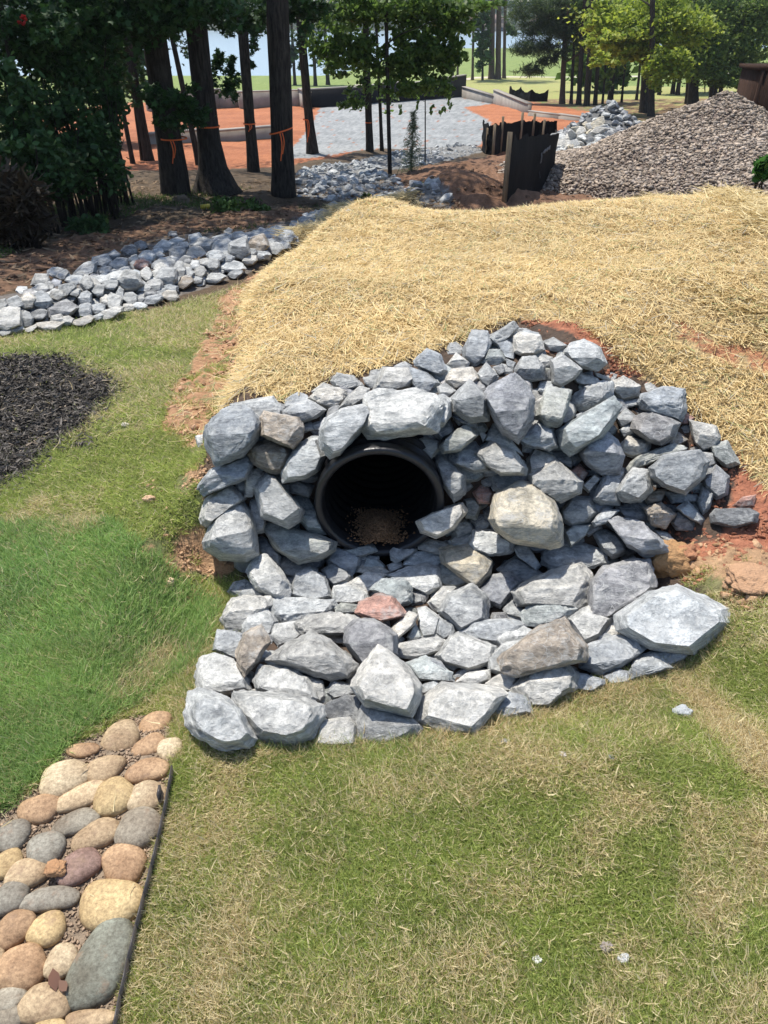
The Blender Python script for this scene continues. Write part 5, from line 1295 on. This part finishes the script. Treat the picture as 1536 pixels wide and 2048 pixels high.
# right side grove
LG = 'straight trunks of the right-hand grove'
def rt(label, ub, vb, ut, vt, w, H, specs, seed, **k): return tree(k.pop('name', 'grove_tree'), label, ub, vb, ut, vt, w, H, specs, seed=seed, group=k.pop('group', LG), **k)
YM = dict(cols=(LY0, LY1), leafmat=M_leaf, shape='quad', limbs=4, seg=9)
GM = dict(cols=((.07, .13, .025), (.24, .32, .07)), leafmat=M_leaf, shape='quad', limbs=4, seg=9)
rt('yellow-green maple with a lit fan of branches, centre of the right grove', 1287, 226, 1293, 80, 18, 12,
   [(1290, 40, 110, 36, -1, 3780), (1240, 60, 60, 30, -1, 1260), (1290, 100, 50, 25, -2, 828), (1250, 110, 60, 20, -1.5, 756), (1345, 20, 60, 28, -1, 900), (1205, 35, 40, 25, -1, 600), (1210, 85, 45, 12, -2, 420), (1260, 75, 80, 16, -2, 700), (1380, 60, 60, 30, -2, 900), (1310, 165, 26, 16, -2, 288)], 20, lsize=.22, over=(4, 3, 8, 900), **YM)
rt('short trunk wrapped in yellow-green leaves right of the maple', 1302, 234, 1304, 120, 14, 10, [(1312, 140, 30, 36, -1, 828), (1350, 130, 40, 30, -1, 936), (1205, 125, 30, 20, -1, 288)], 21, lsize=.21, over=(3, 3, 8, 500), **YM)
rt('wide dark trunk behind the gravel heap under green branches', 1385, 215, 1392, 80, 24, 12, [(1390, 60, 70, 55, -1, 2520), (1400, 130, 70, 30, -1.5, 1620)], 22, lsize=.21, over=(4, 3, 8, 900), **GM)
rt('grey-green leafy tree whose branches overhang the gravel heap', 1425, 212, 1432, 80, 18, 12, [(1505, 60, 55, 60, -1, 1600), (1400, 20, 80, 26, -1, 1300), (1480, 100, 70, 45, -1.5, 2160), (1450, 150, 70, 22, -2, 1152), (1500, 30, 55, 35, -1, 1368)], 23, lsize=.21, over=(4, 3, 8, 900), **GM)
rt('twin dark trunk left of the wide one behind the heap', 1375, 208, 1380, 120, 12, 11, [(1380, 30, 60, 30, 2, 300)], 24, lsize=.3, **GM)
rt('slim trunk at the right of the pair behind the heap', 1440, 208, 1446, 120, 10, 11, [(1440, 20, 50, 25, 2, 240)], 25, lsize=.3, **GM)
for i, (ub, vb, w, l) in enumerate(((1142, 208, 7, 'first thin trunk right of the branching pine'), (1157, 210, 11, 'medium dark trunk, second right of the branching pine'), (1171, 212, 9, 'third trunk right of the branching pine'), (1177, 212, 5, 'very thin stem pressed against the third trunk'),
                                    (1190, 210, 9, 'leaning trunk, middle of the row right of the pine'), (1205, 208, 5, 'thin stem left of the stout dark trunk'), (1220, 205, 12, 'stout dark trunk with low leaves in mid row'), (1243, 205, 5, 'lone thin stem before the bright lawn gap'),
                                    (1273, 200, 6, 'thin trunk just left of the maple'), (1318, 190, 8, 'thin trunk right of the maple in shade'), (1345, 188, 9, 'first of two leaning trunks before the far lawn'), (1355, 190, 9, 'second of two leaning trunks before the far lawn'))):
    rt(l, ub, vb, ub+8+i*.8, 60, w, 11, [(ub+8, 30, 40, 40, 1, 260), (ub+5, 75, 26, 30, 1, 120)]+([(1220, 150, 25, 30, -1, 160), (1160, 90, 22, 30, 0, 160)] if i == 6 else []), 30+i, lsize=.30, **GM)
PN = dict(cols=((.03, .06, .02), (.09, .13, .04)), leafmat=M_leaf, shape='needle', mat=M_pinebark, seg=9)
rt('branching pine with open needle tufts at the left of the right grove', 1124, 208, 1131, 40, 12, 11, [(1080, 20, 62, 32, 0, 2600), (1100, 60, 60, 24, 0, 1900), (1070, 95, 48, 14, -.5, 1500), (1065, 140, 36, 9, -.5, 420), (1095, 125, 30, 8, -.5, 300), (1170, 60, 40, 40, .5, 1200), (1130, 40, 30, 45, 0, 800), (1150, 20, 40, 30, 0, 700), (1120, 110, 26, 12, -.5, 360)], 50, name='pine_tree', lsize=.45, limbs=9, limb_len=3.2, limb_lo=.18, **PN)
GP = 'tall bare pine trunks on the golf lawn'
for i, (ub, vb, w, l) in enumerate(((983, 158, 14, 'left and widest of the three bare pine trunks'), (996, 158, 13, 'middle one of the three bare pine trunks'), (1008, 157, 8, 'slimmest right one of the three bare pine trunks'), (945, 160, 6, 'single slim pine trunk left of the bare trio'), (915, 160, 5, 'thin dark trunk seen against the far woods'))):
    rt(l, ub, vb, ub+2, 30, w, 16, [], 60+i, name='pine_tree', group=GP, lsize=.6, limbs=3, limb_lo=.6, over=(3, 2.5, 13, 500), **PN)
for i, (ub, vb, w, l) in enumerate(((631, 172, 8, 'left of two slim trunks at the lakeshore beyond the black wall'), (656, 170, 9, 'right of two slim trunks at the lakeshore beyond the black wall'), (590, 170, 7, 'slim lakeside trunk right of the thick taped trunk'), (575, 170, 7, 'slim lakeside trunk close to the thick taped trunk'))):
    tree('lakeside_tree', l, ub, vb, ub-6, 60, w, 13, [(ub-5, 20, 30, 30, 0, 160), (ub-8, 95, 20, 35, 0, 110)], seed=70+i, group='slim lakeside trees', lsize=.6, shape='quad', limbs=3, seg=8)
tree('lakeside_tree', 'leafy dark green tree beside the bare pine trio', 965, 160, 966, 40, 5, 10, [(962, 60, 18, 36, 0, 420), (968, 105, 20, 28, 0, 360), (955, 30, 26, 26, 0, 300), (1022, 60, 12, 20, 0, 160)], seed=80, lsize=.55, shape='quad', cols=(LM0, (.08, .15, .04)), limbs=3)
shrub('background_thicket', 'bright green thicket behind the trunks of the right grove', 1210, 130, 60, 70, 45, 1600, 230, cols=((.09, .16, .03), (.2, .3, .06)), size=.6, stems=6, cat='thicket', mat=M_leaf, shape='quad')
shrub('background_thicket', 'dark leafy thicket closing the right grove at the photo edge', 1440, 60, 58, 120, 75, 2600, 231, cols=(LD0, (.07, .13, .03)), size=.6, stems=8, cat='thicket', mat=M_leaf, shape='quad')
shrub('background_thicket', 'dark thicket behind the branching pine and thin trunks', 1190, 45, 62, 90, 55, 1800, 232, cols=(LD0, (.07, .13, .03)), size=.6, stems=8, cat='thicket', mat=M_leaf, shape='quad')
shrub('background_thicket', 'shaded thicket between the thick trunks and the lake', 180, 100, 24, 130, 90, 2200, 233, cols=(LD0, LD1), size=.26, stems=10, cat='thicket', shape='quad')
# leaf canopy hanging in from the upper left, trees close to the photographer's left side out of frame throw shade there

# far shore woods
n = 26000; x = rng.uniform(-260, 330, n); yb = 340+rng.uniform(0, 45, n); hgt = 9+9*fbm(x*.05, yb*.02, 3, 88)
z = LAKE+1.2+(yb-340)*.05+hgt*rng.random(n)**.8; P = np.stack([x, yb, z], -1); q = fbm(x*.3, z*.4, 3, 12)
tag(leaves('far_woods', P, rng.uniform(1.2, 2.8, n), leafcol(n, (.02, .05, .02), (.07, .13, .05), .4+1.2*q), M_leafdark, 'quad'), 'dense dark woods lining the far shore of the lake', 'woods', kind='stuff')
M_hw = simple('house_siding', (.38, .28, .20), .8, .1, 2, 0); M_hr = simple('house_roof', (.20, .12, .09), .9, .15, 2, 0); M_glass = simple('window_glass', (.03, .04, .05), .1, .1, 2, 0)
def house(x, y, w, d, h, label, rz=0):
    z = hz(x, y); root = empty('house', (x, y, z), 0); tag(root, label, 'house', 'houses on the far shore'); mb = MB(); mb.box((x, y, z+h/2), (w, d, h)); local(mb.build('wall', M_hw), root)
    mb = MB(); o = .6; rh = h*.65; mb.add([(x-w/2-o, y-d/2-o, z+h+.02), (x+w/2+o, y-d/2-o, z+h+.02), (x+w/2+o, y+d/2+o, z+h+.02), (x-w/2-o, y+d/2+o, z+h+.02), (x-w/3, y, z+h+rh), (x+w/3, y, z+h+rh)], [(0, 1, 5, 4), (2, 3, 4, 5), (1, 2, 5), (3, 0, 4), (0, 3, 2, 1)]); local(mb.build('roof', M_hr), root)
    for k in range(4):
        mb = MB(); mb.box((x-w/2+w*(k+.5)/4, y-d/2-.05, z+h*.5), (w*.12, .12, h*.4)); local(mb.build('window', M_glass), root)
house(37, 329, 17, 9, 4.2, 'tan house on the far shore right of the bare pines'); house(62, 331, 14, 8, 4, 'brown-roofed house on the far shore behind the pine needles'); house(85, 333, 13, 8, 3.8, 'small far shore house at the right')
# ================================================================== construction site
def wall_thing(name, label, cat, pts, h, th, mat, topmat=None, group=None):
    root = empty(name, pts[0]); tag(root, label, cat, group); mb = MB(); tp = MB()
    for a, b in zip(pts[:-1], pts[1:]):
        a = np.array(a); b = np.array(b); m = (a+b)/2; L = math.hypot(*(b-a)[:2])+th*.9; rz = math.atan2(b[1]-a[1], b[0]-a[0])
        zt = max(a[2], b[2])+h; zb = min(a[2], b[2])-.3
        mb.box((m[0], m[1], (zt+zb)/2), (L, th, zt-zb), rz=rz); tp.box((m[0], m[1], zt+.02), (L+.02, th+.05, .05), rz=rz)
    local(mb.build('wall', mat), root); local(tp.build('cap', M_concrete), root)
    return root
def wp(u, v): return gp(u, v)
wall_thing('foundation_wall', 'pale concrete foundation wall behind the red clay with stepped corners', 'wall', [wp(300, 222), wp(440, 216), wp(482, 215), wp(484, 218), wp(575, 213), wp(603, 213), wp(618, 218)], .72, .25, M_concrete)
wall_thing('foundation_wall', 'long black-coated foundation wall behind the gravel pad', 'wall', [wp(612, 216), wp(700, 211), wp(800, 203), wp(926, 193)], .80, .25, M_blackwall)
wall_thing('concrete_curb', 'low concrete wall end right of the gravel pad', 'wall', [wp(928, 196), wp(990, 208), wp(1056, 226)], .38, .25, M_concrete)
wall_thing('concrete_curb', 'lower thin concrete footing running on toward the rock heap', 'wall', [wp(1062, 232), wp(1120, 238), wp(1172, 244)], .14, .22, M_concrete)
wall_thing('concrete_curb', 'low concrete footing crossing the red clay between the trunks', 'wall', [wp(290, 290), wp(410, 284), wp(540, 278)], .26, .22, M_concrete)
# silt fences
def silt_fence(label, posts, panels, h, seed, group='black silt fence runs', pw=.045, sag=.05, rib=False):
    """posts: ground points; panels: ordered ground points of the fabric"""
    r = random.Random(seed); root = empty('silt_fence', panels[0]); tag(root, label, 'fence', group)
    for p, hh, tl in posts:
        mb = MB(); mb.box((p[0], p[1], p[2]+hh/2-.1), (pw, pw*.8, hh+.2), rz=r.uniform(-.3, .3), tilt=tl); local(mb.build('post', M_wood), root)
    V = []; nx = 10; nz = 12; cols_ = []
    for a, b in zip(panels[:-1], panels[1:]):
        for i in range(nx if b is not panels[-1] else nx+1):
            t = i/nx; p = np.array(a)*(1-t)+np.array(b)*t; cols_.append((p, t))
    for j, (p, t) in enumerate(cols_):
        top = h-sag*math.sin(math.pi*t)+.09*mnoise.noise(Vector((j*.45, seed, 0)))
        for k in range(nz+1):
            q = k/nz; off = .055*mnoise.noise(Vector((j*.6, q*2.5, seed)))+(.012*math.sin(q*60) if rib else 0); V.append((p[0]+off, p[1]-.03+off, p[2]-.06+q*(top+.06)))
    m = len(cols_); Fq = [(j*(nz+1)+k, (j+1)*(nz+1)+k, (j+1)*(nz+1)+k+1, j*(nz+1)+k+1) for j in range(m-1) for k in range(nz)]
    fo = local(obj('fabric', raw_mesh('fabric', V, [np.array(Fq)], smooth=True), M_fabric), root)
    return root, cols_, fo
pA = gp(1008, 408); pB = gp(1104, 368)
root, cc_, fo = silt_fence('front black silt fence panel on one wooden post at the straw edge', [(pA, .80, 0)], [pA+np.array([.03, .02, 0]), (pA+pB)/2+np.array([0, .05, 0]), pB], .74, 1, pw=.06, sag=.0)
M_mark = simple('faded_print', (.13, .14, .15), .7, .2, 20, 0)
def on_panel(t, z0, w, h):
    p = pA*(1-t)+pB*t; d = (pB-pA)/np.linalg.norm(pB-pA); return p+np.array([0, -.075, z0]), d
mb = MB(); p, d = on_panel(.62, .50, 0, 0)
for (dx, dz, w_, h_) in ((0, 0, .07, .035), (0, -.06, .02, .09), (.05, -.06, .02, .09), (0, -.11, .07, .02)): mb.box(p+d*dx+np.array([0, 0, dz]), (w_, .004, h_), rz=math.atan2(d[1], d[0]))
for k in range(9): mb.box(p+d*(.13+k*.062)+np.array([0, 0, .02+.006*k]), (.035+.012*(k % 3), .004, .03+.012*((k*7) % 3)), rz=math.atan2(d[1], d[0]))
for k in range(3): mb.box(p+d*(.0+k*.04)+np.array([0, 0, -.25-.03*k]), (.03, .004, .03), rz=math.atan2(d[1], d[0])+.3)
local(mb.build('faded_lettering', M_mark), root)
Q = [gp(u, v) for u, v in ((962, 300), (972, 310), (985, 312), (1000, 306), (1038, 300), (1062, 298), (1082, 300), (1108, 300))]
silt_fence('rear zigzag run of ribbed silt fence with many wooden posts', [(Q[1], .62, .05), (Q[2]+np.array([0, -.05, 0]), .72, -.05), (Q[3]+np.array([0, -.05, 0]), .86, .04), (Q[4]+np.array([0, -.05, 0]), .92, 0), (Q[5]+np.array([0, -.05, 0]), .88, .03), (Q[6]+np.array([0, -.05, 0]), .75, 0), (Q[7], .5, 0)], Q, .74, 3, pw=.06, rib=True)
Q = [gp(u, v) for u, v in ((1018, 194), (1040, 197), (1060, 203), (1094, 203))]
silt_fence('small sagging black silt fence on the far dry grass', [(Q[0], .6, 0), (Q[3], .6, 0)], Q, .62, 5, sag=.2)
mb = MB(); a, b = gp(1395, 350, .0), gp(1480, 352, .0); a[2] += .06; b[2] += .05; mb.tube([a, (a+b)/2+np.array([0, 0, .04]), b], [.02, .028, .012], 8, wob=.3)
tag(mb.build('wood_stick', M_wood, smooth=True), 'bleached broken stick lying on the clay at the foot of the gravel heap', 'stick')
# rusty container at the right edge
c0 = gp(1500, 235); kx = depth_of(19, -1)/F; cx = pt_y(1512, 140, 19.0); root = empty('steel_container', (cx[0], 19.0, hz(cx[0]+1, 19))); tag(root, 'rusty brown steel container cut by the right photo edge', 'container')
zb, zt = hz(cx[0]+1, 19.0)-.1, cx[2]; mb = MB(); mb.box((cx[0]+1.25, 19.5, (zb+zt)/2), (2.3, 1.0, zt-zb)); local(mb.build('body', M_rust), root)
mb = MB(); mb.box((cx[0]+1.25, 19.5, zt+.03), (2.42, 1.12, .08)); local(mb.build('rim', M_rust), root)
for k in range(4):
    mb = MB(); mb.box((cx[0]+.14+k*.74, 18.965, (zb+zt)/2), (.07, .07, zt-zb-.01)); local(mb.build('rib', M_rust), root)
# small litter
mb = MB(); p = gp(411, 419); mb.tube([p+np.array([-.06, 0, .03]), p+np.array([.06, .02, .035])], [.032, .032], 14); tag(mb.build('yellow_can', simple('yellow_paint', (.55, .42, .05), .5, .2, 10, 0), smooth=False), 'small yellow can lying on the soil before the thick trunks', 'can')
mb = MB(); p = gp(206/2+0, 1955); q = gp(112, 1976)
c = gp(117, 1975); lf = leaves('fallen_leaf', np.array([c+np.array([0, 0, .035]), c+np.array([.02, -.01, .033])]), np.array([.045, .035]), np.array([[.26, .14, .10], [.28, .16, .11]]), M_leaf, 'oval', 3.0)
tag(lf, 'dry reddish leaf lying on the speckled cobble', 'leaf')
# orange ribbons round the trunks
def ribbon(label, u, v, w, y, tail=0, seed=0, ang=0):
    c = pt_y(u, v, y); k = depth_of(y, c[2])/F; R = w*k/2*.97; mb = MB(); V = []; n = 24
    for i in range(n):
        a = 2*math.pi*i/n; V.append((c[0]+R*math.cos(a), y+w*k/2+0.0+R*math.sin(a), c[2]+ang*R*math.cos(a)+.012)); V.append((c[0]+R*math.cos(a), y+w*k/2+R*math.sin(a), c[2]+ang*R*math.cos(a)-.008))
    mb.add(V, [(2*i, 2*((i+1) % n), 2*((i+1) % n)+1, 2*i+1) for i in range(n)])
    if tail:
        t0 = np.array([c[0]+.01, y-R*.12-.02, c[2]])
        for s_, L in ((0, tail), (.035, tail*.75)):
            P = [t0+np.array([s_+.02*math.sin(q*4), -.01*q, -q*L]) for q in np.linspace(0, 1, 7)]
            V = []; 
            for p in P: V += [tuple(p+np.array([-.008, 0, 0])), tuple(p+np.array([.008, .004, 0]))]
            mb.add(V, [(2*i, 2*i+1, 2*i+3, 2*i+2) for i in range(6)])
    tag(mb.build('flagging_tape', M_tape), label, 'tape', 'orange flagging tapes tied round trunks')
y4 = gp(568, 392)[1]; y2 = gp(430, 385)[1]; y1 = gp(352, 388)[1]; y3 = gp(507, 345)[1]; y5 = gp(625, 308)[1]; y6 = gp(740, 306)[1]
ribbon('orange tape with long hanging tail on the thick trunk nearest the creek', 559, 265, 50, y4-.25, .38, ang=.25)
ribbon('orange tape tied round the flared trunk', 414, 256, 44, y2-.22, 0)
ribbon('orange ribbon hanging from the leftmost thick trunk', 341, 281, 55, y1-.27, .30)
ribbon('thin orange tape round the slimmer middle trunk', 497, 249, 26, y3-.14, .12)
ribbon('orange tape on the slim trunk beside the red clay', 613, 240, 17, y5-.12, .5)
ribbon('faint tape round the young grey trunk', 737, 246, 14, y6-.1, 0)
# rebar pins behind the black wall
# dry twigs and needles on the forest floor
n = 9000; x = rng.uniform(-7, 1, n); y = rng.uniform(6.2, 14, n); D = rnd_dirs(n, -.05, .2); P = np.stack([x, y, height(x, y)+.01], -1); g = rng.random(n)[:, None]
tag(slivers('leaf_litter', P, D, rng.uniform(.04, .12, n), rng.uniform(.008, .03, n), unit(np.cross(D, rnd_dirs(n, .6, 1))), np.array([.09, .06, .035])*(1-g)+np.array([.30, .21, .13])*g, M_mulch, .1), 'fallen leaves and twigs on the shaded grove floor', 'leaf litter', kind='stuff')
n = 26000; x = rng.uniform(-8, .2, n); y = rng.uniform(6.8, 13, n); k = (fbm(x*1.1, y*1.1, 3, 19) > .52) & ~inpoly(x, y, Z['creek'][0]) & ~inpoly(x, y, Z['clayD']) & ~inpoly(x, y, Z['ditch']) & ~inpoly(x, y, Z['straw']); x, y = x[k], y[k]; n = len(x); D = rnd_dirs(n, .4, .95); g = rng.random(n)[:, None]
tag(slivers('grove_grass', np.stack([x, y, height(x, y)], -1), D, rng.uniform(.04, .10, n), rng.uniform(.006, .012, n), unit(np.cross(D, rnd_dirs(n, 0, 1))), np.array([.05, .09, .02])*(1-g)+np.array([.13, .19, .05])*g, M_blade, .3), 'thin patches of short grass on the shaded grove floor', 'grass', kind='stuff')

# ------------------------------------------------------------------ thin summer air between here and the far shore
mb = MB(); mb.box((0, 192, 15.5), (1000, 404, 45)); hz_o = mb.mesh('haze'); m_, nt_, b_ = newmat('haze_air')
nt_.nodes.remove(b_); vp = nt_.nodes.new('ShaderNodeVolumePrincipled'); vp.inputs['Color'].default_value = (.80, .88, 1, 1); vp.inputs['Density'].default_value = .00042; vp.inputs['Anisotropy'].default_value = .3
nt_.links.new(vp.outputs[0], nt_.nodes['Material Output'].inputs['Volume'])
tag(obj('haze', hz_o, m_), 'thin pale summer haze over the lake', 'haze', kind='stuff')
